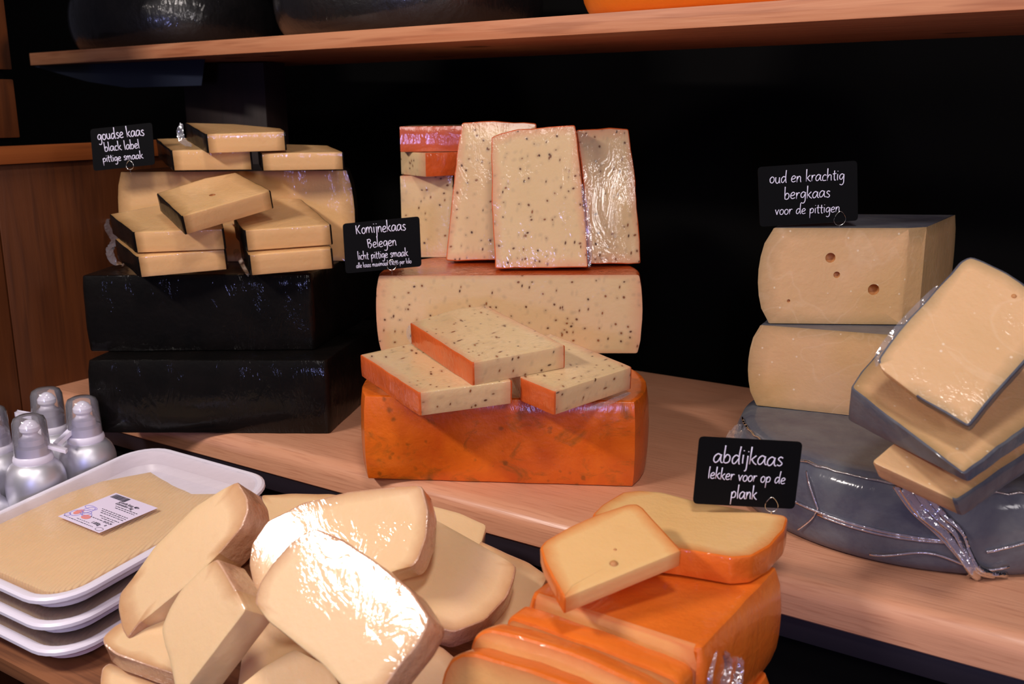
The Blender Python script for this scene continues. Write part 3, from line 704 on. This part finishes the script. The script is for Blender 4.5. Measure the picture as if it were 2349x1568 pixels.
pC = ps('large half-moon wedge with glaring film at the back of the heap', [(570, 1297), (576, 1247), (613, 1193), (694, 1152), (807, 1125), (897, 1116), (967, 1112), (983, 1170), (979, 1229), (960, 1283), (947, 1298), (900, 1310), (800, 1400), (640, 1400), (583, 1351)], 'rrrrrcrrrrccccr', (640, 1215, .050), -18, 42, .028)
pB = ps('four-cornered pale wedge standing in the front left of the heap', [(498, 1279), (464, 1301), (414, 1351), (387, 1396), (369, 1441), (376, 1477), (389, 1518), (402, 1585), (418, 1590), (565, 1397), (538, 1345)], 'ccccccccccrr'[:11], (480, 1400, .020), -38, 36, .034, border=(.003, .012))
pA = ps('tall narrow wedge leaning against the trays, leftmost of the heap', [(545, 1103), (567, 1139), (570, 1170), (554, 1211), (510, 1262), (430, 1340), (317, 1432), (292, 1466), (279, 1441), (270, 1396), (274, 1360), (297, 1333), (355, 1251), (446, 1161), (509, 1121)], 'rrrrccrrrrrcccc', (430, 1270, .016), -34, 42, .036)
pD = ps('largest half-moon wedge on top of the heap, film glaring white', [(721, 1209), (789, 1238), (865, 1288), (942, 1351), (983, 1412), (983, 1430), (960, 1477), (919, 1527), (888, 1567), (860, 1600), (800, 1590), (739, 1522), (671, 1468), (613, 1423), (583, 1382), (594, 1337), (626, 1288), (671, 1238)], 'rrrrrrrrrcccccrrrr', (790, 1390, .062), -27, 43, .032)
pK = ps('pale wedge at the bottom edge below the glaring one', [(676, 1486), (760, 1530), (800, 1620), (560, 1660), (545, 1575), (600, 1530)], 'cccccc', (676, 1486, -.015), -5, 58, .030)

# ------------------------------------------------------------------ orange abbey cheese
GA = 'orange-rinded abbey cheese pieces on the right of the foreground'
zt = .045
Q = lambda u, v: UV(u, v, 0)
upright('cheese_block', 'orange cheese lowest in the right foreground, carrying the wrapped block', [Q(.585, -.235), Q(.738, -.255), Q(.738, -.085), Q(.60, -.085)], 'rrrr', board(-.085)+.003, -.048, GA, rad=.01, mr=M_ABDR, mp=M_ABDP, bulge=.004)
upright('cheese_block', 'big orange block in crinkled film under the sign, its pale side facing front', [Q(.579, -.226), Q(.733, -.231), Q(.735, -.068), Q(.579, -.075)], 'crrr', -.047, zt, GA, rad=.006, mr=M_ABDR, mp=M_ABDP, cap='r', bot='r', bulge=.006, bev=.004)
for k_, (v0_, z0_, v1_, z1_, w_) in enumerate([(-.200, .030, -.205, -.040, .010), (-.175, .010, -.185, -.044, .016), (-.225, .040, -.228, -.040, .005)]):  # milky film bands added in place of the white-violet sheen on the right face
    film_tuft([o for o in COL.objects if 'big orange block' in o.get('label', '')][0], [UV(.7405, v0_+(v1_-v0_)*i/5+.006*sin(i*2+k_), z0_+(z1_-z0_)*i/5) for i in range(6)], w_, 40+k_)
KA = dict(mp=M_ABD, mr=M_ABDR, bev=.0022, border=(.003, .010), group=GA)
aM = slab('cheese_wedge', 'long orange-rinded wedge lying on the block, the sign stuck in it', [(1358, 1179), (1379, 1157), (1429, 1127), (1465, 1123), (1519, 1127), (1590, 1146), (1715, 1168), (1800, 1180), (1808, 1188), (1801, 1214), (1769, 1250), (1726, 1275), (1680, 1279), (1572, 1261), (1420, 1240)], 'rrrccccrrrrrrrr', (1680, 1279, zt+.0265), 4, 86, .0255, rad=.003, **KA)
aN = slab('cheese_slice', 'orange-rinded slice with one small hole on top of the block, left of the sign', [(1238, 1254), (1250, 1239), (1304, 1207), (1376, 1175), (1440, 1155), (1461, 1154), (1476, 1163), (1519, 1211), (1565, 1261), (1293, 1372), (1265, 1322), (1247, 1286)], 'rrrrrrrrcrrr', (1293, 1372, zt+.030), -4, 76, .0165, rad=.002, eyes=[(1408, 1292, .0034), (1411, 1260, .0014)], **KA)
cr = (plain('peach rind side', sr(232, 150, 110), .5, sub=.2, coat=.5))
# leaning upright slices in front of the block, peach faces towards the viewer
nP = (-VA*cos(radians(0)) + V((0, 0, sin(radians(0))))).normalized()
KQ = dict(mp=M_ABDP, mr=M_ABDR, bev=.003, border=(.003, .012), group=GA)
P0 = UV(.6, -.258, 0)
aP = slab('cheese_slice', 'peach slice with wide orange top edge leaning on the block, rearmost of three', [(1161, 1425), (1172, 1413), (1400, 1492), (1545, 1552), (1562, 1572), (1562, 1700), (1180, 1700), (1158, 1560)], 'rrrrrccr', (0,), 0, 0, .024, n=nP, P0=P0, rad=.004, **KQ)
nQ = (-VA*cos(radians(13)) + V((0, 0, sin(radians(13))))).normalized()
P1 = onpl(1125, 1441, UV(.6, -.286, 0), -VA)
aQ = slab('cheese_slice', 'peach slice with rounded corner, middle of the three leaning ones', [(1079, 1479), (1087, 1460), (1102, 1446), (1125, 1441), (1200, 1458), (1311, 1494), (1465, 1562), (1540, 1610), (1540, 1720), (1060, 1720)], 'rrrrrrrccc', (0,), 0, 0, .021, n=nQ, P0=P1, rad=.003, **KQ)
P2 = onpl(1057, 1497, UV(.6, -.314, 0), -VA)
aR = slab('cheese_slice', 'peach slice nearest the viewer at the bottom edge of the picture', [(1010, 1568), (1018, 1538), (1032, 1512), (1057, 1497), (1090, 1497), (1215, 1533), (1304, 1566), (1400, 1620), (1400, 1740), (1000, 1740)], 'rrrrrrrccc', (0,), 0, 0, .021, n=nQ, P0=P2, rad=.003, **KQ)

# ------------------------------------------------------------------ trays of sliced cheese
def RZ(v): return -.045 + SL*(v+.35)
def TP(u, v, h): return UV(u, v, RZ(v)) + SLN*h
def rrect(u0, u1, v0, v1, r, ins, h, k=9):
    u0 += ins; u1 -= ins; v0 += ins; v1 -= ins; r = max(.004, r-ins*.8); out = []
    for cu, cv, a0 in ((u1-r, v0+r, -pi/2), (u1-r, v1-r, 0), (u0+r, v1-r, pi/2), (u0+r, v0+r, pi)):
        for i in range(k): a = a0+pi/2*i/(k-1); out.append(TP(cu+r*cos(a), cv+r*sin(a), h))
    return out
U0, U1, V0, V1, RC = -.158, .103, -.366, -.052, .05
def tray(level, label):
    h0 = -.0272*level; du, dv = (0, 0) if level == 0 else (.004*level, -.004*level)
    rect = (U0+du, U1+du, V0+dv, V1+dv, RC)
    base = TP((U0+U1)/2, (V0+V1)/2, h0-.026); root = thing('plastic_tray', label, 'tray', base, 'stacked trays of sliced cheese')
    rings = [(.022, -.0235), (.017, -.020), (.0125, -.003), (.0105, .000), (.007, .0012), (.003, .0010), (.0003, -.001), (0, -.0045), (.0035, -.0052), (.009, -.0055), (.0115, -.0075), (.017, -.018), (.026, -.0252), (.032, -.0258)]
    R_ = [rrect(*rect, i, h0+h) for i, h in rings]; n = len(R_[0]); b = MB()
    fs = [tuple(range(n))]
    for k in range(len(R_)-1):
        for i in range(n): j = (i+1) % n; fs.append((k*n+i, (k+1)*n+i, (k+1)*n+j, k*n+j))
    fs.append(tuple((len(R_)-1)*n+i for i in range(n-1, -1, -1)))
    b.add([p for r in R_ for p in r], fs); b.build('container', M_TRAY, root, sharp=30)
    b = MB(); lr = rrect(*rect, .008, h0+.0009); c = TP((rect[0]+rect[1])/2, (rect[2]+rect[3])/2, h0+.0006)
    b.add(lr+[c], [(i, (i+1) % n, n) for i in range(n)]); b.build('lid_film', M_LID, root)
    return root, rect, h0
tr0 = tray(0, 'top tray of sliced cheese with a white sticker on its lid')
tr1 = tray(1, 'middle tray of sliced cheese in the stack of three')
tr2 = tray(2, 'bottom tray of sliced cheese resting on the sloping board')
def stack(px, h0, label, inset=None):
    n = SLN
    if px: P = [onpl(x, y, TP(0, -.25, h0-.003), n) for x, y in px]
    else: P = rrect(*inset, .021, h0-.0035)
    ar = sum(((P[i]-P[0]).cross(P[(i+1) % len(P)]-P[0])).dot(n) for i in range(len(P)))
    if ar < 0: P = P[::-1]
    P, T = densify(P, ['c']*len(P), n, .012, .0015)
    c = sum(P, V((0, 0, 0)))/len(P); root = thing('sliced_cheese', label, 'cheese', c-n*.02)
    solid(root, P, T, n, .0185, bev=.004, mp=M_SLICES); return root
lay = [(-60, 1200), (0, 1186), (150, 1128), (230, 1100), (345, 1078), (395, 1108), (440, 1128), (520, 1128), (585, 1122)]
Pn = SLN; cc = [TP(0, -.25, -.003)][0]
R_ = rrect(*tr0[1], .021, -.003); left = []
# fan of slices: clip the tray interior by the wavy rear edge
back = [onpl(x, y, cc, SLN) for x, y in lay]
inner = []
for p in R_:
    uu, vv = (p-O2).dot(UA), (p-O2).dot(VA)
    bx = [((q-O2).dot(UA), (q-O2).dot(VA)) for q in back]; lim = None
    for (ua_, va_), (ub_, vb_) in zip(bx, bx[1:]):
        if min(ua_, ub_) <= uu <= max(ua_, ub_): lim = va_+(vb_-va_)*((uu-ua_)/(ub_-ua_) if abs(ub_-ua_) > 1e-6 else 0)
    if vv < -.2: inner.append((uu, vv))
ins = [V((0, 0, 0))]
bk = sorted([(max(tr0[1][0]+.022, min(tr0[1][1]-.022, a)), min(c, V1-.024)) for a, c in bx])
poly = [TP(a, c, -.003) for a, c in inner]
poly_uv = inner + [(a, c) for a, c in sorted(bk, reverse=True)]
ctr = (sum(a for a, c in poly_uv)/len(poly_uv), sum(c for a, c in poly_uv)/len(poly_uv))
poly_uv.sort(key=lambda p: math.atan2(p[1]-ctr[1], p[0]-ctr[0]))
P = [TP(a, c, -.004) for a, c in poly_uv]
P2_ = [P[0]]
for p in P[1:]:
    if (p-P2_[-1]).length > .003: P2_.append(p)
P, T = densify(P2_, ['c']*len(P2_), SLN, .012, .0015)
root = thing('sliced_cheese', 'fanned cheese slices filling the top tray under the sticker', 'cheese', TP(-.03, -.22, -.022))
solid(root, P, T, SLN, .0185, bev=.004, mp=M_SLICES)

_t = M_SLICES.node_tree; _w = _t.nodes.new('ShaderNodeTexWave'); _w.inputs['Scale'].default_value = 62; _w.inputs['Distortion'].default_value = 1.2; _w.bands_direction = 'X'
_m = _t.nodes.new('ShaderNodeMapping'); _m.inputs['Rotation'].default_value = (0, 0, .25); _c = _t.nodes.new('ShaderNodeTexCoord'); _b = _t.nodes.new('ShaderNodeBump'); _b.inputs['Distance'].default_value = .0009
_t.links.new(_c.outputs['Object'], _m.inputs[0]); _t.links.new(_m.outputs[0], _w.inputs[0]); _t.links.new(_w.outputs['Fac'], _b.inputs['Height']); _t.links.new(_b.outputs[0], _t.nodes['Principled BSDF'].inputs['Normal'])
stack(None, tr1[2], 'fanned cheese slices inside the middle tray', tr1[1])
stack(None, tr2[2], 'fanned cheese slices inside the bottom tray', tr2[1])

# sticker on the top lid
PT = TP(0, -.25, .0016)
s_o, s_x, s_y = [onpl(x, y, PT, SLN) for x, y in ((266, 1130.5), (361.8, 1165), (133.3, 1184))]
ex, ey = s_x-s_o, s_y-s_o
def SP(a, b_, h=0): return s_o + ex*a + ey*b_ + SLN*h
b = MB(); b.box(SP(0, 0), ex, ey, SLN*.0004); lab = b.build('sticker', M_STICK, tr0[0])
inkb, inkk, inkr = MB(), MB(), MB()
def bar(mb, a0, b0, a1, b1, h=.0007): mb.add([SP(a0, b0, h), SP(a1, b0, h), SP(a1, b1, h), SP(a0, b1, h)], [(0, 3, 2, 1)])
x_ = .06; rb = random.Random(4)
while x_ < .40:
    wd = rb.choice([.006, .010, .016]); bar(inkk, x_, .03, x_+wd, .15); x_ += wd+rb.choice([.006, .010])
inkk.build('barcode', M_INK, lab, base=tr0[0].location)
def fine(a0, b0, a1, hh, mat, rb):
    a = a0
    while a < a1: wd = rb.uniform(.02, .07); bar(mat, a, b0, min(a1, a+wd), b0+hh); a += wd+.018
pr_ = MB()
for i, (a0, a1) in enumerate([(.42, .93), (.47, .92)]): fine(a0, .30+i*.045, a1, .014, pr_, rb)
for i, (a0, a1) in enumerate([(.33, .95), (.38, .95), (.42, .95)]): fine(a0, .47+i*.045, a1, .014, pr_, rb)
for i, (a0, a1) in enumerate([(.5, .95), (.6, .9)]): fine(a0, .63+i*.045, a1, .013, pr_, rb)
fine(.42, .73, .70, .013, pr_, rb); fine(.05, .93, .75, .012, pr_, rb); fine(.3, .88, .6, .010, pr_, rb)
pr_.build('fine_print', M_INK, lab, base=tr0[0].location)
ell = lambda a, c, ra, rc, k=20, a0=0, a1=2*pi: [SP(a+ra*cos(a0+(a1-a0)*i/k), c+rc*sin(a0+(a1-a0)*i/k), .0008) for i in range(k+1)]
for args in ((.16, .55, .13, .05), (.25, .70, .10, .07), (.13, .78, .10, .09), (.33, .74, .09, .06), (.06, .88, .05, .04), (.2, .62, .08, .10)): inkb.tube(ell(*args), .0003, 4, flat=SLN, fr=.2)
inkb.build('drawing_outline', M_INKB, lab, base=tr0[0].location)
for (a, c, ra, rc) in ((.38, .79, .085, .06), (.13, .74, .06, .085)):
    q = ell(a, c, ra, rc, 18)[:-1]; inkr.add(q, [tuple(range(len(q)))[::-1]])
inkr.build('drawing_fill', M_INKR, lab, base=tr0[0].location)
ik = MB(); ik.tube(ell(.90, .93, .07, .045, 22), .0002, 4, flat=SLN, fr=.2); ik.build('oval_mark', M_INK, lab, base=tr0[0].location)
def font_text(body, a, b_, hgt, name, parent):
    cu = bpy.data.curves.new('text', 'FONT'); cu.body = body; cu.size = 1; cu.align_x = 'LEFT'; cu.offset = .01
    ob = bpy.data.objects.new('text', cu); COL.objects.link(ob)
    bpy.context.view_layer.update(); me = ob.evaluated_get(bpy.context.evaluated_depsgraph_get()).to_mesh()
    exn, eyn = ex.normalized(), ey.normalized()
    vs = [SP(a, b_, .0009) + exn*(p.co.x*hgt) - eyn*(p.co.y*hgt) for p in me.vertices]; fs = [tuple(f.vertices) for f in me.polygons]
    bpy.data.objects.remove(ob)
    m = MB(); m.add(vs, fs); return m.build(name, M_INK, parent, base=tr0[0].location)
font_text('Goude kaas 48+', .34, .205, .0058, 'lettering', lab); font_text('Gesneden 1kg', .34, .265, .0058, 'lettering', lab)
font_text('1.000g', .60, .87, .0062, 'lettering', lab); font_text('18-03-24', .72, .76, .0045, 'lettering', lab); font_text('e', .86, .83, .006, 'lettering', lab)

# ------------------------------------------------------------------ cream canisters
def canister(px, py, zc, s, label, lever=0, tilt=0):
    """px,py: centre of the cap top; zc its height; s scale"""
    top = Z(px, py, zc); c = V((top.x, top.y, 0)); zb = board((c-O2).dot(VA))+.001
    root = thing('cream_canister', label, 'canister', V((c.x, c.y, zb)), 'whipped cream canisters left of the trays')
    zs_ = zc-.055*s  # shoulder top
    prof = [(.031*s, zb), (.0355*s, zb+.003), (.0368*s, zb+.01), (.0368*s, zs_-.034*s)] + [(.017*s+.0198*s*cos(a), zs_-.034*s+.030*s*sin(a)) for a in [pi/2*k/9 for k in range(1, 10)]] + [(.0165*s, zs_)]
    b = MB(); b.lathe(c, prof, 40); b.build('can', M_CAN, root, sharp=40)
    b = MB(); b.lathe(c, [(.0235*s, zs_-.006*s), (.0245*s, zs_-.003*s), (.0235*s, zs_+.002*s), (.0215*s, zs_+.004*s), (.0205*s, zs_+.014*s), (.016*s, zs_+.017*s)], 32); b.build('collar', M_WHITEP, root)
    b = MB(); b.lathe(c, [(.0155*s, zs_+.016*s), (.015*s, zs_+.024*s), (.010*s, zs_+.028*s), (.0085*s, zs_+.031*s), (.012*s, zs_+.035*s), (.0122*s, zs_+.040*s), (.008*s, zs_+.046*s), (.003*s, zs_+.049*s)], 24); b.build('nozzle', M_WHITEP, root)
    b = MB(); b.lathe(c, [(.0222*s, zs_+.004*s), (.0212*s, zs_+.030*s), (.0205*s, zs_+.046*s), (.018*s, zs_+.052*s), (.012*s, zs_+.055*s), (.0005, zs_+.0558*s)], 32, capb=False); b.build('clear_cap', M_CAP, root, sharp=60)
    if lever:
        a = radians(lever); d = V((cos(a), sin(a), 0)); sd = V((-d.y, d.x, 0)); b = MB()
        o = c+d*.016*s-sd*.005*s+V((0, 0, zs_+.012*s)); b.box(o, d*.026*s+V((0, 0, -.010*s if lever > 0 else (-.016*s if lever > -160 else .006*s))), sd*.010*s, V((0, 0, .005*s)), .0008); b.build('lever', M_WHITEP, root)
    return root
canister(104, 890, .064, 1.0, 'rear cream canister, its cap against the pine panel', lever=-175)
canister(186, 910, .061, 1.0, 'cream canister nearest the black tower, lever pointing left', lever=-128)
canister(64, 952, .057, 1.0, 'front cream canister with its lever pointing right', lever=8)
canister(-26, 932, .058, 1.0, 'cream canister cut by the left picture edge, behind the front one')
canister(-62, 1040, .018, 1.0, 'cream canister at the left edge, only its shoulder in view')

# ------------------------------------------------------------------ handwritten chalk signs
GL = {
 'a': (.95, [[(.74, .82), (.45, 1), (.14, .72), (.06, .28), (.24, 0), (.52, .22), (.74, .80)], [(.76, .95), (.72, .4), (.80, .06), (.95, .02)]]),
 'b': (.85, [[(.14, 2), (.10, 1), (.10, .02)], [(.10, .5), (.36, .96), (.66, .75), (.62, .22), (.34, 0), (.10, .1)]]),
 'c': (.72, [[(.64, .86), (.40, 1), (.12, .62), (.18, .08), (.62, .1)]]),
 'd': (.95, [[(.70, .80), (.42, .98), (.12, .66), (.10, .15), (.34, .02), (.70, .62)], [(.80, 2), (.72, 1), (.74, .1), (.84, 0)]]),
 'e': (.78, [[(.10, .45), (.45, .52), (.64, .78), (.42, 1.0), (.14, .75), (.06, .3), (.28, 0), (.68, .14)]]),
 'g': (.90, [[(.72, .84), (.42, 1), (.12, .66), (.16, .2), (.44, .18), (.72, .75)], [(.74, .95), (.72, .2), (.68, -.45), (.44, -.78), (.12, -.66)]]),
 'h': (.85, [[(.14, 2), (.08, 0)], [(.08, .4), (.34, .92), (.62, .85), (.64, .4), (.66, 0)]]),
 'i': (.35, [[(.16, 1), (.14, .4), (.16, 0)], [(.18, 1.42), (.19, 1.52)]]),
 'j': (.42, [[(.26, 1), (.24, 0), (.20, -.62), (.04, -.78)], [(.28, 1.42), (.29, 1.52)]]),
 'k': (.80, [[(.14, 2), (.08, 0)], [(.66, 1.02), (.14, .46)], [(.26, .56), (.46, .2), (.74, -.02)]]),
 'l': (.35, [[(.16, 2), (.12, 1), (.14, 0)]]),
 'm': (1.25, [[(.10, 1), (.06, 0)], [(.08, .45), (.32, .98), (.50, .82), (.50, 0)], [(.50, .45), (.76, .98), (.98, .82), (.98, .4), (1.06, 0)]]),
 'n': (.82, [[(.12, 1), (.08, 0)], [(.09, .42), (.36, .96), (.60, .82), (.60, .4), (.66, 0)]]),
 'o': (.80, [[(.40, 1), (.10, .68), (.12, .16), (.40, 0), (.66, .36), (.62, .84), (.36, 1)]]),
 'p': (.85, [[(.14, .95), (.08, -.85)], [(.12, .5), (.38, 1), (.68, .76), (.58, .22), (.14, .12)]]),
 'r': (.62, [[(.12, 1), (.10, 0)], [(.11, .45), (.32, .92), (.58, .92)]]),
 's': (.68, [[(.58, .88), (.34, 1), (.14, .76), (.34, .52), (.54, .26), (.34, 0), (.06, .1)]]),
 't': (.58, [[(.28, 1.55), (.24, .5), (.30, 0), (.48, .04)], [(.02, 1.0), (.56, 1.08)]]),
 'u': (.86, [[(.12, 1), (.10, .32), (.30, 0), (.56, .22), (.66, .96)], [(.66, .96), (.64, .3), (.74, 0)]]),
 'v': (.74, [[(.06, 1), (.22, .4), (.32, 0)], [(.32, 0), (.46, .6), (.68, 1)]]),
 'x': (.76, [[(.10, .95), (.38, .5), (.68, 0)], [(.64, 1), (.38, .5), (.06, .02)]]),
 'K': (1.0, [[(.14, 1.5), (.12, .8), (.12, 0)], [(.80, 1.5), (.20, .72)], [(.30, .80), (.55, .3), (.78, .02)]]),
 'B': (1.0, [[(.12, 1.55), (.14, .8), (.20, 0)], [(.04, 1.45), (.50, 1.55), (.66, 1.2), (.24, .86)], [(.24, .86), (.70, .72), (.72, .3), (.40, -.12)]]),
 '€': (.85, [[(.72, 1.25), (.42, 1.35), (.16, .9), (.16, .4), (.40, .02), (.72, .12)], [(.0, .85), (.52, .9)], [(.0, .55), (.48, .58)]]),
 '1': (.5, [[(.06, 1.1), (.28, 1.4), (.26, 0)]]),
 '0': (.75, [[(.38, 1.4), (.10, .9), (.12, .2), (.38, 0), (.62, .45), (.60, 1.1), (.36, 1.4)]]),
 '9': (.72, [[(.60, 1.2), (.34, 1.4), (.10, 1.05), (.30, .7), (.60, 1.1)], [(.60, 1.2), (.56, .5), (.44, 0)]]),
 '5': (.72, [[(.60, 1.4), (.20, 1.36), (.16, .85)], [(.16, .85), (.50, .85), (.58, .35), (.34, 0), (.06, .1)]]),
 ',': (.3, [[(.16, .1), (.06, -.28)]]), ' ': (.55, [])}
def write(line, p0, p1, n, hgt, wt, card, name='lettering'):
    """p0,p1: start and end of the baseline on the card; hgt: x-height"""
    L = (p1-p0).length; d = (p1-p0).normalized(); up_ = n.cross(d).normalized()
    tot = sum(GL[c][0] for c in line); sx = L/tot; mb = MB(); x = 0; rr = random.Random(len(line))
    for c in line:
        wd, strokes = GL[c]; dy = rr.uniform(-.05, .05)
        for st in strokes:
            q = [p0 + d*((x+a)*sx) + up_*((b_+dy)*hgt) + n*.0007 for a, b_ in st]
            if len(q) > 2: q = catm(q, 5)
            mb.tube(q, lambda s, wt=wt: wt*.78*(1.0-.18*s), 6, flat=n, fr=.25)
        x += wd
    return mb.build(name, M_CHALK, card, base=card['o'] if 'o' in card else None, sharp=180)
def sign(label, TL, TR, BL, Yv, lines, loop, pin_to, lr, yaw=0):
    nn = nrm(yaw, 0); P0 = YY(*loop, Yv)
    a, b_, c = [onpl(x, y, P0, nn) for x, y in (TL, TR, BL)]
    e1, e2 = b_-a, c-a; cor = [a, c, c+e1, b_]
    n = e1.cross(-e2).normalized()
    if n.y > 0: n = -n
    root = thing('price_sign', label, 'sign', V(pin_to))
    P, T = rounded(cor, 'cccc', .0045); m = len(P); b2 = MB()
    F_ = [p+n*.0005 for p in P]; Bk = [p-n*.0005 for p in P]
    b2.add(F_+Bk, [tuple(range(m)), tuple(range(2*m-1, m-1, -1))]+[(i, m+i, m+(i+1) % m, (i+1) % m) for i in range(m)])
    card = b2.build('card', M_CARD, root)
    for txt, s0, s1, xh, wt in lines:
        q0, q1 = onpl(*s0, a+n*.0005, n), onpl(*s1, a+n*.0005, n)
        sc = (q1-q0).length/(math.hypot(s1[0]-s0[0], s1[1]-s0[1]))
        d = (q1-q0).normalized(); up_ = n.cross(d)
        if up_.z < 0: raise Exception('flip')
        L = write(txt, q0, q1, n, xh*sc, wt*sc, root); L.parent = card; 
    # teardrop wire clip and pin
    cl = onpl(*loop, a+n*.0014, n); d = e1.normalized(); upn = V((0, 0, 1)); r = lr*Yv/F
    tear = [cl + d*(r*sin(t)*(1-.0*t)) + upn*(-r*cos(t) if cos(t) > -.2 else (-r*cos(t)*1.25)) for t in [2*pi*i/24 for i in range(24)]]
    tear = [cl + d*(r*sin(t)*(1.0 if cos(t) > 0 else (1-.35*(-cos(t))**1.5))) + upn*(-r*cos(t)*(1 if cos(t) > 0 else 1.35)) for t in [2*pi*i/28 for i in range(28)]]
    w_ = MB(); w_.tube(tear, .00036*max(1, Yv/1.3), 6, closed=True)
    w_.tube([cl-upn*r, cl-upn*(r+.004), V(pin_to)-V((0, 0, .006))], .00045*max(1, Yv/1.3), 6); w_.build('wire_clip', M_WIRE, root); return root
sign('small black sign reading goudse kaas black label at the upper left', (207, 296), (349, 281), (215, 392), 1.44,
     [('goudse kaas', (225, 322), (333, 310), 12.5, 1.5), ('black label', (241, 347.5), (322, 339.5), 10.5, 1.35), ('pittige smaak', (237, 372), (330, 362.5), 9, 1.2)],
     (298, 380), YY(300, 392, 1.46), 8.5)
sign('black sign reading komijnekaas belegen on the half cumin cheese', (786, 513), (962, 496), (793, 627), 1.33,
     [('Komijnekaas', (817, 537), (932.5, 527), 13.5, 1.5), ('Belegen', (843.5, 568), (911, 562), 12.5, 1.4), ('licht pittige smaak', (821.5, 595.5), (937, 586), 9.8, 1.2), ('alle kaas maximaal €10,95 per kilo', (818, 614.5), (944.5, 603), 6.2, .75)],
     (898.5, 609), Z(899, 622, .2135), 10.5)
sign('black sign reading oud en krachtig bergkaas on the mountain cheese', (1738, 383), (1966, 368), (1743, 520), BWY+.004,
     [('oud en krachtig', (1765, 420.5), (1938, 412), 14, 1.6), ('bergkaas', (1798.5, 457), (1905, 451.5), 14.5, 1.6), ('voor de pittigen', (1777.5, 492.5), (1927, 486), 12, 1.4)],
     (1926.5, 503), YY(1926, 519, BWY+.006), 13.5)
sign('black sign reading abdijkaas in the orange wedge in the foreground', (1604, 1000), (1841, 1013), (1589, 1154), Z(1769, 1188, .0725).y,
     [('abdijkaas', (1635, 1059), (1796, 1068), 21, 2.1), ('lekker voor op de', (1623, 1096), (1801, 1109), 14.5, 1.7), ('plank', (1675, 1142), (1736, 1145), 17, 1.8)],
     (1770, 1159), Z(1769, 1188, .0725), 16)

cut_eyes()
